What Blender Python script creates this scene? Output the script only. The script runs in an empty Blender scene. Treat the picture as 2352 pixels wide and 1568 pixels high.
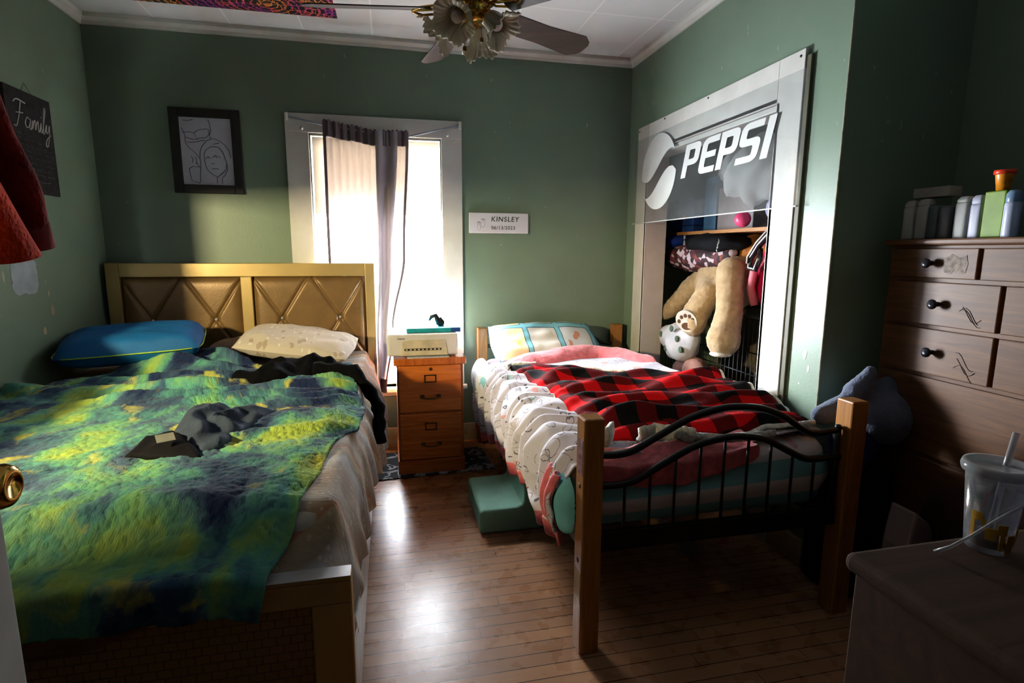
import bpy, math, random
from mathutils import Vector, Matrix, noise

SC = bpy.context.scene
COL = SC.collection
rnd = random.Random(7)

# ------------------------------------------------------------------ camera
CAM = (1.6773, -3.852, 1.359)
cd = bpy.data.cameras.new('camera')
cd.sensor_width = 36.0
cd.lens = 36.0 * 1264.9 / 2352.0
cd.clip_start = 0.02
cam = bpy.data.objects.new('camera', cd)
COL.objects.link(cam)
P_, Y_, R_ = [math.radians(a) for a in (-9.278, 12.573, 0.217)]
fw = Vector((math.sin(Y_) * math.cos(P_), math.cos(Y_) * math.cos(P_), math.sin(P_)))
rt0 = Vector((math.cos(Y_), -math.sin(Y_), 0))
up0 = rt0.cross(fw)
rt = rt0 * math.cos(R_) + up0 * math.sin(R_)
upv = -rt0 * math.sin(R_) + up0 * math.cos(R_)
mw = Matrix.Identity(4)
for i in range(3):
    mw[i][0], mw[i][1], mw[i][2], mw[i][3] = rt[i], upv[i], -fw[i], CAM[i]
cam.matrix_world = mw
SC.camera = cam

# ------------------------------------------------------------------ light
SC.view_settings.view_transform = 'Standard'
SC.view_settings.look = 'None'
SC.view_settings.gamma = 1.0
SC.view_settings.use_curve_mapping = False
SC.view_settings.exposure = 0.0
SC.cycles.max_bounces = 8
SC.cycles.diffuse_bounces = 1
SC.cycles.use_denoising = True
SC.cycles.sample_clamp_indirect = 0.0

W = bpy.data.worlds.new('world')
SC.world = W
W.use_nodes = True
W.cycles.sampling_method = 'MANUAL'
W.cycles.sample_map_resolution = 256
bg = W.node_tree.nodes['Background']
bg.inputs[0].default_value = (0.86, 0.93, 1.0, 1)
# overcast sky, brightest around the hidden sun to the north-west
_n = W.node_tree.nodes
_l = W.node_tree.links
_tc = _n.new('ShaderNodeTexCoord')
_dt = _n.new('ShaderNodeVectorMath')
_dt.operation = 'DOT_PRODUCT'
_dt.inputs[1].default_value = Vector((-.66, .70, .24)).normalized()
_mx = _n.new('ShaderNodeMath')
_mx.operation = 'MAXIMUM'
_mx.inputs[1].default_value = 0.0
_pw = _n.new('ShaderNodeMath')
_pw.operation = 'POWER'
_pw.inputs[1].default_value = 5.0
_ma = _n.new('ShaderNodeMath')
_ma.operation = 'MULTIPLY_ADD'
_ma.inputs[1].default_value = 260.0
_ma.inputs[2].default_value = 25.0
_l.new(_tc.outputs['Generated'], _dt.inputs[0])
_l.new(_dt.outputs['Value'], _mx.inputs[0])
_l.new(_mx.outputs[0], _pw.inputs[0])
_l.new(_pw.outputs[0], _ma.inputs[0])
_l.new(_ma.outputs[0], bg.inputs[1])


def area(name, loc, direction, sx, sy, energy, color=(1, 1, 1), portal=False, spread=180):
    L = bpy.data.lights.new(name, 'AREA')
    L.shape = 'RECTANGLE'
    L.size, L.size_y = sx, sy
    L.energy = energy
    L.color = color
    L.spread = math.radians(spread)
    L.cycles.is_portal = portal
    o = bpy.data.objects.new(name, L)
    COL.objects.link(o)
    o.location = loc
    o.rotation_euler = Vector(direction).to_track_quat('-Z', 'Y').to_euler()
    return o


# daylight: two windows are open to the overcast sky; portals only guide the sampling
area('back_window_portal', (1.625, 0.13, 1.27), (0, -1, 0), 0.9, 1.75, 1, portal=True)
area('left_window_portal', (-0.13, -2.05, 1.41), (1, 0, 0), 1.45, .56, 1, portal=True)
# a bright gap of low sky outside the left window
area('low_sky_patch', (-0.62, -2.88, 1.72), (0.75, 0.65, -0.25), 0.2, 0.12, 110, (1.0, 0.84, 0.46))


# ------------------------------------------------------------------ materials
def lin(c):
    return tuple((x / 12.92 if x <= .04045 else ((x + .055) / 1.055) ** 2.4) for x in (v / 255. for v in c)) + (1,)


class NT:
    def __init__(s, name):
        s.m = bpy.data.materials.new(name)
        s.m.use_nodes = True
        s.t = s.m.node_tree
        s.b = s.t.nodes['Principled BSDF']

    def n(s, typ, props=None, **ins):
        nd = s.t.nodes.new(typ)
        for k, v in (props or {}).items():
            setattr(nd, k, v)
        for k, v in ins.items():
            key = int(k[1:]) if k[0] == '_' else k.replace('_', ' ')
            s.set(nd, key, v)
        return nd

    def set(s, nd, key, v):
        if isinstance(v, tuple) and len(v) == 2 and hasattr(v[0], 'outputs'):
            s.t.links.new(v[0].outputs[v[1]], nd.inputs[key])
        elif hasattr(v, 'outputs'):
            s.t.links.new(v.outputs[0], nd.inputs[key])
        else:
            nd.inputs[key].default_value = v

    def math(s, op, a, b=0.0, c=0.0):
        return s.n('ShaderNodeMath', {'operation': op}, _0=a, _1=b, _2=c)

    def ramp(s, fac, stops, interp='LINEAR'):
        r = s.n('ShaderNodeValToRGB', _0=fac)
        cr = r.color_ramp
        cr.interpolation = interp
        while len(cr.elements) < len(stops):
            cr.elements.new(0.5)
        for e, (p, c) in zip(cr.elements, stops):
            e.position = p
            e.color = lin(c) if len(c) == 3 else c
        return r

    def mix(s, fac, a, b, mode='MIX'):
        r = s.n('ShaderNodeMix', {'data_type': 'RGBA', 'blend_type': mode})
        s.set(r, 0, fac)
        s.set(r, 6, lin(a) if isinstance(a, tuple) and len(a) == 3 and not hasattr(a[0], 'outputs') else a)
        s.set(r, 7, lin(b) if isinstance(b, tuple) and len(b) == 3 and not hasattr(b[0], 'outputs') else b)
        class O:  # expose colour output
            outputs = [r.outputs[2]]
        return O

    def coord(s, kind='Object', scale=(1, 1, 1), rot=(0, 0, 0), loc=(0, 0, 0)):
        if kind == 'World':
            g = s.n('ShaderNodeNewGeometry')
            src = (g, 'Position')
        else:
            src = (s.n('ShaderNodeTexCoord'), kind)
        return s.n('ShaderNodeMapping', Vector=src, Scale=scale, Rotation=rot, Location=loc)

    def noise(s, vec, scale, detail=3, rough=.5, dist=0.0):
        return s.n('ShaderNodeTexNoise', Vector=vec, Scale=scale, Detail=detail, Roughness=rough, Distortion=dist)

    def bump(s, h, strength=.3, dist=.01, normal=None):
        b = s.n('ShaderNodeBump', Height=h, Strength=strength, Distance=dist)
        if normal:
            s.set(b, 'Normal', normal)
        s.t.links.new(b.outputs[0], s.b.inputs['Normal'])
        return b

    def out(s, **k):
        for a, v in k.items():
            key = a.replace('_', ' ')
            if key == 'Base Color' and isinstance(v, tuple) and len(v) == 3 and not hasattr(v[0], 'outputs'):
                v = lin(v)
            s.set(s.b, key, v)
        return s.m


_cache = {}


def M(name, color, rough=.6, metal=0., var=.12, nscale=12., bump=0., bscale=80., sheen=0., trans=0., coat=0., stretch=(1, 1, 1)):
    """plain coloured material with mild procedural variation"""
    if name in _cache:
        return _cache[name]
    t = NT(name)
    v = t.coord('World', scale=stretch)
    nz = t.noise(v, nscale, 4)
    dark = tuple(max(0, int(c * (1 - var))) for c in color)
    lite = tuple(min(255, int(c * (1 + var * .6))) for c in color)
    r = t.ramp(nz, [(.3, dark), (.7, lite)])
    t.out(Base_Color=r, Roughness=rough, Metallic=metal)
    if rough >= .8:
        t.out(Specular_IOR_Level=.12)
    if sheen:
        t.out(Sheen_Weight=sheen, Sheen_Roughness=.5)
    if trans:
        t.out(Transmission_Weight=trans)
    if coat:
        t.out(Coat_Weight=coat, Coat_Roughness=.15)
    if bump:
        t.bump(t.noise(v, bscale, 3), bump, .01)
    _cache[name] = t.m
    return t.m


def wall_mat():
    t = NT('green_wall_paint')
    v = t.coord('World')
    r = t.ramp(t.noise(v, 3, 5), [(.3, (118, 139, 119)), (.7, (125, 147, 125))])
    # chips and scuffs: small pale marks
    sp = t.ramp(t.noise(t.coord('World', scale=(14, 14, 7)), 2.2, 2), [(.735, (0, 0, 0)), (.75, (255, 255, 255))])
    c = t.mix(sp, (r, 0), (156, 172, 158))
    t.out(Base_Color=(c, 0), Roughness=.42)
    t.bump(t.noise(v, 90, 3), .12, .004)
    return t.m


def wood_mat(name, dark, light, axis=2, scale=1., rough=.4, coat=.2):
    t = NT(name)
    sc = [22, 22, 22]
    sc[axis] = 1.6
    v = t.coord('World', scale=tuple(q * scale for q in sc))
    g = t.noise(v, 1.6, 6, .62, 1.4)
    r = t.ramp(g, [(.32, dark), (.5, tuple((a + b) // 2 for a, b in zip(dark, light))), (.68, light)])
    t.out(Base_Color=r, Roughness=rough, Coat_Weight=coat, Coat_Roughness=.25)
    t.bump(g, .12, .003)
    return t.m


def floor_mat():
    t = NT('strip_oak_floor')
    g = t.n('ShaderNodeNewGeometry')
    s = t.n('ShaderNodeSeparateXYZ', Vector=(g, 'Position'))
    wv = .057
    row = t.math('DIVIDE', (s, 1), wv)
    rf = t.math('FLOOR', row)
    fr = t.math('FRACT', row)
    w1 = t.n('ShaderNodeTexWhiteNoise', {'noise_dimensions': '1D'}, W=rf)
    xs = t.math('ADD', t.math('DIVIDE', (s, 0), 1.55), t.math('MULTIPLY', w1, 7.3))
    cf = t.math('FLOOR', xs)
    fx = t.math('FRACT', xs)
    w2 = t.n('ShaderNodeTexWhiteNoise', {'noise_dimensions': '2D'}, Vector=t.n('ShaderNodeCombineXYZ', X=rf, Y=cf))
    gv = t.n('ShaderNodeCombineXYZ', X=t.math('MULTIPLY', (s, 0), 3.0), Y=t.math('MULTIPLY', (s, 1), 55.), Z=t.math('MULTIPLY', w2, 9.))
    grain = t.noise(gv, 1.5, 5, .6, .6)
    tone = t.math('ADD', t.math('MULTIPLY', w2, .5), t.math('MULTIPLY', grain, .55))
    base = t.ramp(tone, [(.15, (126, 66, 28)), (.5, (164, 92, 42)), (.85, (194, 124, 64))])
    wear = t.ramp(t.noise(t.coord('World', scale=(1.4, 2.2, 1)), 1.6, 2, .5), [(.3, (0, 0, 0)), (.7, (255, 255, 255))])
    wear_light = t.n('ShaderNodeMapRange', _0=(s, 1), _1=-.75, _2=-1.55, _3=.08, _4=1.0)
    wc = t.mix(t.math('MULTIPLY', wear_light, t.math('ADD', t.math('MULTIPLY', wear, .20), .34)), (base, 0), (222, 180, 142))  # front boards paler: real wear, plus direct window light put into the colour
    e1 = t.math('LESS_THAN', fr, .06)
    e2 = t.math('LESS_THAN', fx, .0015)
    ed = t.math('MAXIMUM', e1, e2)
    col = t.mix(t.math('MULTIPLY', ed, .92), (wc, 0), (34, 20, 12))
    rg = t.ramp(t.noise(t.coord('World', scale=(4, 4, 1)), 3, 4), [(.3, (140, 140, 140)), (.7, (148, 148, 148))])
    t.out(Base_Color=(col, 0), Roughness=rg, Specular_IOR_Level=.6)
    h = t.math('SUBTRACT', t.math('MULTIPLY', grain, .25), ed)
    t.bump(h, .35, .003)
    return t.m


def ceiling_mat():
    t = NT('white_ceiling_tile')
    g = t.n('ShaderNodeNewGeometry')
    s = t.n('ShaderNodeSeparateXYZ', Vector=(g, 'Position'))
    fx = t.math('FRACT', t.math('DIVIDE', t.math('ADD', (s, 0), .02), .41))
    fy = t.math('FRACT', t.math('DIVIDE', t.math('ADD', (s, 1), 3.95), .82))
    e = t.math('MAXIMUM', t.math('LESS_THAN', fx, .02), t.math('LESS_THAN', fy, .008))
    v = t.coord('World')
    r = t.ramp(t.noise(v, 2, 4), [(.3, (222, 223, 222)), (.7, (230, 231, 231))])
    c = t.mix(t.math('MULTIPLY', e, .95), (r, 0), (252, 252, 248))
    t.out(Base_Color=(c, 0), Roughness=.75)
    t.bump(t.math('SUBTRACT', t.math('MULTIPLY', t.noise(v, 160, 3), .15), e), .5, .004)
    return t.m


def glass_mat(name, tint=(1, 1, 1), rough=.0, opacity=.12, haze=0.0):
    t = NT(name)
    tr = t.n('ShaderNodeBsdfTransparent', Color=tint + (1,))
    gl = t.n('ShaderNodeBsdfGlossy', Color=(1, 1, 1, 1), Roughness=max(rough, .02))
    fr = t.n('ShaderNodeFresnel', IOR=1.45)
    geo = t.n('ShaderNodeNewGeometry')
    outer = t.math('SUBTRACT', 1.0, (geo, 'Backfacing'))
    fac = t.math('MULTIPLY', outer, t.math('ADD', t.math('MULTIPLY', fr, .8), opacity * .3))
    mx = t.n('ShaderNodeMixShader', _0=fac, _1=tr, _2=gl)
    last = mx
    if haze:
        df = t.n('ShaderNodeBsdfDiffuse', Color=(.75, .77, .78, 1))
        last = t.n('ShaderNodeMixShader', _0=t.math('MULTIPLY', t.noise(t.coord('World'), 7, 5), haze), _1=mx, _2=df)
    t.t.links.new(last.outputs[0], t.t.nodes['Material Output'].inputs[0])
    return t.m


def sheer_mat(name, color, transp=.35, transl=.5, bands=None):
    t = NT(name)
    v = t.coord('UV', scale=(1, 1, 1))
    weave = t.noise(t.coord('UV', scale=(40, 900, 1)), 1, 2)
    tr = t.n('ShaderNodeBsdfTransparent')
    tl = t.n('ShaderNodeBsdfTranslucent', Color=lin(color))
    df = t.n('ShaderNodeBsdfDiffuse', Color=lin(color))
    m1 = t.n('ShaderNodeMixShader', _0=transl, _1=df, _2=tl)
    fac = t.math('ADD', 1 - transp - .1, t.math('MULTIPLY', weave, .2))
    m2 = t.n('ShaderNodeMixShader', _0=fac, _1=tr, _2=m1)
    t.t.links.new(m2.outputs[0], t.t.nodes['Material Output'].inputs[0])
    return t.m


def tiedye_mat():
    t = NT('tie_dye_plush')
    g = t.n('ShaderNodeTexCoord')
    uv = t.n('ShaderNodeMapping', Vector=(g, 'UV'), Scale=(1.5, 1.0, 1), Rotation=(0, 0, .25))
    wob = t.noise(uv, 7, 6, .68)
    w = t.n('ShaderNodeVectorMath', {'operation': 'MULTIPLY_ADD'}, _0=(wob, 1), _1=(.16, .16, .16), _2=uv)
    n1 = t.noise(w, 3.0, 3, .5, .3)
    n2 = t.noise(t.n('ShaderNodeMapping', Vector=w, Location=(5.3, 2.2, 1)), 3.6, 4, .55, .4)
    c1 = t.ramp(n1, [(.33, (36, 50, 88)), (.43, (66, 98, 122)), (.49, (92, 160, 146)), (.56, (122, 182, 122)), (.66, (178, 202, 88))])
    c2 = t.ramp(n2, [(.46, (0, 0, 0)), (.58, (255, 255, 255))])
    c3 = t.ramp(n1, [(.38, (34, 46, 82)), (.52, (84, 112, 136)), (.60, (104, 170, 146))])
    c = t.mix(c2, (c1, 0), (c3, 0))
    yel = t.ramp(t.noise(t.n('ShaderNodeMapping', Vector=w, Location=(1.3, 7.2, 3)), 4.2, 3), [(.60, (0, 0, 0)), (.68, (255, 255, 255))])
    c = t.mix(t.math('MULTIPLY', yel, .8), (c, 0), (214, 206, 78))
    hair = t.noise(t.n('ShaderNodeMapping', Vector=(g, 'UV'), Scale=(220, 60, 1), Rotation=(0, 0, .6)), 1, 3)
    c = t.mix(.10, (c, 0), (t.ramp(hair, [(.35, (110, 110, 110)), (.65, (255, 255, 255))]), 0), 'MULTIPLY')
    t.out(Base_Color=(c, 0), Roughness=.95, Specular_IOR_Level=.1, Sheen_Weight=.12, Sheen_Roughness=.4)
    h = t.math('ADD', t.math('MULTIPLY', hair, .35), t.noise((g, 'UV'), 38, 3))
    t.bump(h, .5, .012)
    return t.m


def quilt_mat():
    t = NT('beige_patchwork_sheet')
    g = t.n('ShaderNodeTexCoord')
    m = t.n('ShaderNodeMapping', Vector=(g, 'UV'), Rotation=(0, 0, .55))
    s = t.n('ShaderNodeSeparateXYZ', Vector=m)
    band = t.math('FRACT', t.math('MULTIPLY', (s, 1), 2.7))
    base = t.ramp(band, [(0, (166, 140, 114)), (.2, (184, 170, 154)), (.30, (160, 134, 110)), (.36, (188, 124, 84)), (.375, (196, 168, 130)), (.52, (154, 138, 116)), (.60, (184, 182, 184)), (.86, (164, 138, 114))])
    vo = t.n('ShaderNodeTexVoronoi', Vector=m, Scale=38.)
    dots = t.ramp((vo, 0), [(.22, (255, 255, 255)), (.26, (0, 0, 0))])
    c = t.mix(t.math('MULTIPLY', dots, .5), (base, 0), (216, 206, 184))
    vo2 = t.n('ShaderNodeTexVoronoi', Vector=m, Scale=13.)
    c = t.mix(t.math('MULTIPLY', t.ramp((vo2, 0), [(.25, (255, 255, 255)), (.27, (0, 0, 0))]), .45), (c, 0), (142, 120, 100))
    t.out(Base_Color=(c, 0), Roughness=.85, Sheen_Weight=.2)
    wr = t.noise(t.n('ShaderNodeMapping', Vector=(g, 'UV'), Scale=(26, 90, 1)), 1, 4)
    t.bump(t.math('ADD', wr, t.math('MULTIPLY', dots, .1)), .5, .006)
    return t.m


def print_mat(name, base, inks):
    """light fabric with scattered outline doodles"""
    t = NT(name)
    g = t.n('ShaderNodeTexCoord')
    uv = t.n('ShaderNodeMapping', Vector=(g, 'UV'))
    wob = t.n('ShaderNodeVectorMath', {'operation': 'MULTIPLY_ADD'}, _0=(t.noise(uv, 18, 2), 1), _1=(.05, .05, 0), _2=uv)
    c = None
    col = lin(base)
    prev = None
    for i, (sc, lo, hi, ink, amt) in enumerate(inks):
        vo = t.n('ShaderNodeTexVoronoi', Vector=t.n('ShaderNodeMapping', Vector=wob, Location=(i * 3.1, i * 1.7, 0)), Scale=sc)
        ring = t.math('MULTIPLY', t.math('GREATER_THAN', (vo, 0), lo), t.math('LESS_THAN', (vo, 0), hi))
        sel = t.math('GREATER_THAN', t.n('ShaderNodeSeparateColor', Color=(vo, 1)), 1 - amt)
        f = t.math('MULTIPLY', ring, sel)
        prev = t.mix(f, col if prev is None else (prev, 0), ink)
    t.out(Base_Color=(prev, 0), Roughness=.8, Sheen_Weight=.15)
    t.bump(t.noise(t.n('ShaderNodeMapping', Vector=(g, 'UV'), Scale=(20, 60, 1)), 1, 4), .35, .006)
    return t.m


def check_mat():
    t = NT('red_black_buffalo_check')
    g = t.n('ShaderNodeTexCoord')
    m = t.n('ShaderNodeMapping', Vector=(g, 'UV'), Rotation=(0, 0, .12))
    s = t.n('ShaderNodeSeparateXYZ', Vector=m)
    a = t.math('LESS_THAN', t.math('FRACT', t.math('MULTIPLY', (s, 0), 4.3)), .5)
    b = t.math('LESS_THAN', t.math('FRACT', t.math('MULTIPLY', (s, 1), 4.3)), .5)
    sm = t.math('MULTIPLY', t.math('ADD', a, b), .5)
    r = t.ramp(sm, [(0, (216, 8, 18)), (.4, (96, 5, 10)), (.9, (6, 5, 8))], 'CONSTANT')
    nz = t.noise((g, 'UV'), 120, 3)
    c = t.mix(.25, (r, 0), (t.ramp(nz, [(.3, (120, 120, 120)), (.7, (255, 255, 255))]), 0), 'MULTIPLY')
    t.out(Base_Color=(c, 0), Roughness=1.0, Specular_IOR_Level=.2)
    t.bump(nz, .4, .006)
    return t.m


def stripe_mat():
    t = NT('teal_white_striped_sheet')
    g = t.n('ShaderNodeTexCoord')
    s = t.n('ShaderNodeSeparateXYZ', Vector=(g, 'UV'))
    f = t.math('FRACT', t.math('DIVIDE', (s, 1), .115))
    r = t.ramp(f, [(0, (126, 196, 206)), (.5, (226, 222, 226))], 'CONSTANT')
    vo = t.n('ShaderNodeTexVoronoi', Vector=(g, 'UV'), Scale=11.)
    d = t.math('MULTIPLY', t.math('LESS_THAN', (vo, 0), .16), t.math('GREATER_THAN', f, .5))
    c = t.mix(t.math('MULTIPLY', d, .6), (r, 0), (214, 120, 130))
    t.out(Base_Color=(c, 0), Roughness=.8, Sheen_Weight=.1)
    t.bump(t.noise((g, 'UV'), 20, 4), .3, .008)
    return t.m


def panel_pillow_mat():
    t = NT('teal_panel_pillowcase')
    g = t.n('ShaderNodeTexCoord')
    s = t.n('ShaderNodeSeparateXYZ', Vector=(g, 'UV'))
    u = t.math('MULTIPLY', (s, 0), 4.2)
    v = t.math('MULTIPLY', (s, 1), 2.9)
    fu, fv = t.math('FRACT', u), t.math('FRACT', v)
    iu = t.math('FLOOR', u)
    def edge(lo):
        a = t.math('MULTIPLY', t.math('GREATER_THAN', fu, lo), t.math('LESS_THAN', fu, 1 - lo))
        b = t.math('MULTIPLY', t.math('GREATER_THAN', fv, lo), t.math('LESS_THAN', fv, 1 - lo))
        return t.math('MULTIPLY', a, b)
    pc = t.ramp(t.math('DIVIDE', iu, 4.), [(0, (246, 232, 178)), (.2, (240, 232, 220)), (.45, (226, 226, 226)), (.7, (96, 150, 206))], 'CONSTANT')
    c = t.mix(edge(.06), (140, 208, 222), (72, 110, 136))
    c = t.mix(edge(.085), (c, 0), (pc, 0))
    vo = t.n('ShaderNodeTexVoronoi', Vector=t.n('ShaderNodeCombineXYZ', X=u, Y=v), Scale=2.6)
    bl = t.math('MULTIPLY', t.math('LESS_THAN', (vo, 0), .26), edge(.2))
    c = t.mix(t.math('MULTIPLY', bl, .8), (c, 0), (t.ramp(t.math('DIVIDE', iu, 4.), [(0, (236, 206, 96)), (.2, (226, 214, 190)), (.45, (222, 128, 84)), (.7, (226, 112, 136))], 'CONSTANT'), 0))
    t.out(Base_Color=(c, 0), Roughness=.75)
    return t.m


def floral_mat():
    t = NT('maroon_white_floral')
    v = t.coord('World')
    vo = t.n('ShaderNodeTexVoronoi', Vector=v, Scale=34.)
    r = t.ramp(t.n('ShaderNodeSeparateColor', Color=(vo, 1)), [(0, (46, 20, 30)), (.55, (96, 40, 52)), (.72, (204, 186, 198)), (.9, (130, 60, 48))], 'CONSTANT')
    t.out(Base_Color=r, Roughness=.7)
    return t.m


def tapestry_mat():
    t = NT('neon_mandala_tapestry')
    g = t.n('ShaderNodeTexCoord')
    v = t.n('ShaderNodeMapping', Vector=(g, 'UV'))
    wv = t.n('ShaderNodeTexWave', {'wave_type': 'RINGS', 'rings_direction': 'Z'}, Vector=t.n('ShaderNodeMapping', Vector=v, Location=(-1.05, -.12, 0)), Scale=9., Distortion=4., Detail=3., Detail_Scale=6.)
    vo = t.n('ShaderNodeTexVoronoi', {'feature': 'DISTANCE_TO_EDGE'}, Vector=v, Scale=16.)
    line = t.math('MAXIMUM', t.math('GREATER_THAN', (wv, 1), .88), t.math('LESS_THAN', (vo, 0), .03))
    hue = t.ramp(t.noise(v, 3.2, 2), [(.3, (60, 60, 200)), (.42, (180, 50, 160)), (.52, (236, 96, 60)), (.62, (240, 170, 50)), (.72, (50, 160, 130))])
    c = t.mix(line, (14, 12, 26), (hue, 0))
    t.out(Base_Color=(c, 0), Roughness=.8)
    return t.m


def mat_rug():
    t = NT('black_grey_printed_mat')
    v = t.coord('World', scale=(1, 1, 1))
    n = t.noise(v, 7, 3, .5, 1.5)
    r = t.ramp(n, [(.5, (20, 22, 28)), (.53, (150, 152, 156)), (.6, (196, 196, 198)), (.62, (26, 28, 34))], 'CONSTANT')
    t.out(Base_Color=r, Roughness=.9)
    return t.m


def croc_mat():
    t = NT('bronze_crocodile_panel')
    v = t.coord('World', scale=(1, 1, 1))
    br = t.n('ShaderNodeTexBrick', Vector=t.n('ShaderNodeMapping', Vector=t.n('ShaderNodeCombineXYZ', X=(t.n('ShaderNodeSeparateXYZ', Vector=v), 0), Y=(t.n('ShaderNodeSeparateXYZ', Vector=v), 2)), Scale=(1, 1, 1)), Scale=1., Mortar_Size=.0018, Brick_Width=.032, Row_Height=.022)
    br.inputs['Color1'].default_value = lin((150, 112, 62))
    br.inputs['Color2'].default_value = lin((160, 120, 68))
    br.inputs['Mortar'].default_value = lin((110, 78, 40))
    t.out(Base_Color=(br, 0), Roughness=.4)
    t.bump(t.math('SUBTRACT', 1., (br, 1)), .6, .004)
    return t.m


WALL = wall_mat()
TRIM = M('white_trim_paint', (226, 224, 216), .38, var=.05, nscale=6)
TRIMP = M('pale_jamb_paint', (208, 196, 192), .45, var=.05, nscale=6)
CEIL = ceiling_mat()
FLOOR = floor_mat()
BASEB = M('cream_baseboard_paint', (226, 204, 150), .45, var=.08)
PINE = wood_mat('orange_pine', (150, 90, 34), (186, 126, 58), 2, 1, .38)
CABW = wood_mat('cabinet_oak_side', (166, 76, 20), (218, 120, 44), 2, 1., .35, .35)
CABWX = wood_mat('cabinet_oak_front', (176, 82, 22), (226, 128, 48), 0, 1., .35, .35)
DRES = wood_mat('dresser_wood', (84, 50, 24), (118, 76, 40), 1, 1., .5, .1)
DESKW = wood_mat('desk_wood', (58, 32, 12), (82, 48, 22), 0, .6, .85, .0)
BLACKM = M('black_metal', (14, 14, 16), .32, 0.3, var=.1)
GOLD = M('champagne_gold_paint', (202, 172, 112), .36, .35, var=.05, nscale=5)
BRONZE = M('bronze_leatherette', (136, 104, 62), .38, .2, var=.06, bump=.06)
CRYS = M('crystal_button', (235, 235, 240), .05, .6, var=.02)
BRASS = M('polished_brass', (190, 150, 70), .16, 1., var=.05)
DARKBR = M('aged_brass', (92, 70, 40), .35, .9)
WHITEP = M('white_plastic', (228, 222, 214), .4, var=.02)
CROC = croc_mat()
DARK = M('black_plastic', (12, 12, 14), .4, var=.05)
PAPER = M('white_paper', (232, 232, 236), .8, var=.02)
INK = M('black_ink', (20, 18, 22), .7, var=.02)
GLASSM = glass_mat('window_glass')
TIEDYE = tiedye_mat()
QUILT = quilt_mat()
CHECK = check_mat()
STRIPE = stripe_mat()
CORAL = M('coral_plush', (232, 116, 122), .9, var=.12, nscale=30, bump=.5, bscale=45, sheen=.4)
COMF = print_mat('doodle_print_white', (206, 200, 214), [(9., 0., .24, (226, 160, 156), .42), (12., .0, .2, (176, 206, 212), .2), (17., .30, .345, (96, 92, 106), .6), (17., .12, .16, (80, 76, 88), .6), (12., .36, .385, (110, 104, 116), .6), (25., 0., .13, (58, 54, 64), .3)])
SHERPA = M('cream_sherpa', (244, 238, 228), .95, var=.12, nscale=60, bump=.8, bscale=120, sheen=.3)
TEALS = M('teal_cotton', (128, 202, 212), .8, var=.05, bump=.2, bscale=14)
BLUEP = M('blue_mesh_fabric', (8, 104, 172), .65, var=.05, bump=.3, bscale=400)
LIME = M('lime_piping', (176, 214, 70), .6)
BEIGEP = print_mat('beige_dotted_pillowcase', (206, 194, 178), [(16., 0., .26, (178, 160, 140), .8), (30., 0., .25, (226, 220, 210), .6)])
BLACKC = M('black_knit', (7, 7, 9), .95, var=.2, bump=.3, bscale=60)
GREYC = M('slate_jersey', (66, 76, 94), .85, var=.12, bump=.25, bscale=60)
DARKC = M('charcoal_waistband', (20, 19, 23), .85)
FOAM = M('seafoam_foam_cover', (150, 206, 180), .75, var=.05, bump=.15, bscale=120)


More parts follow.
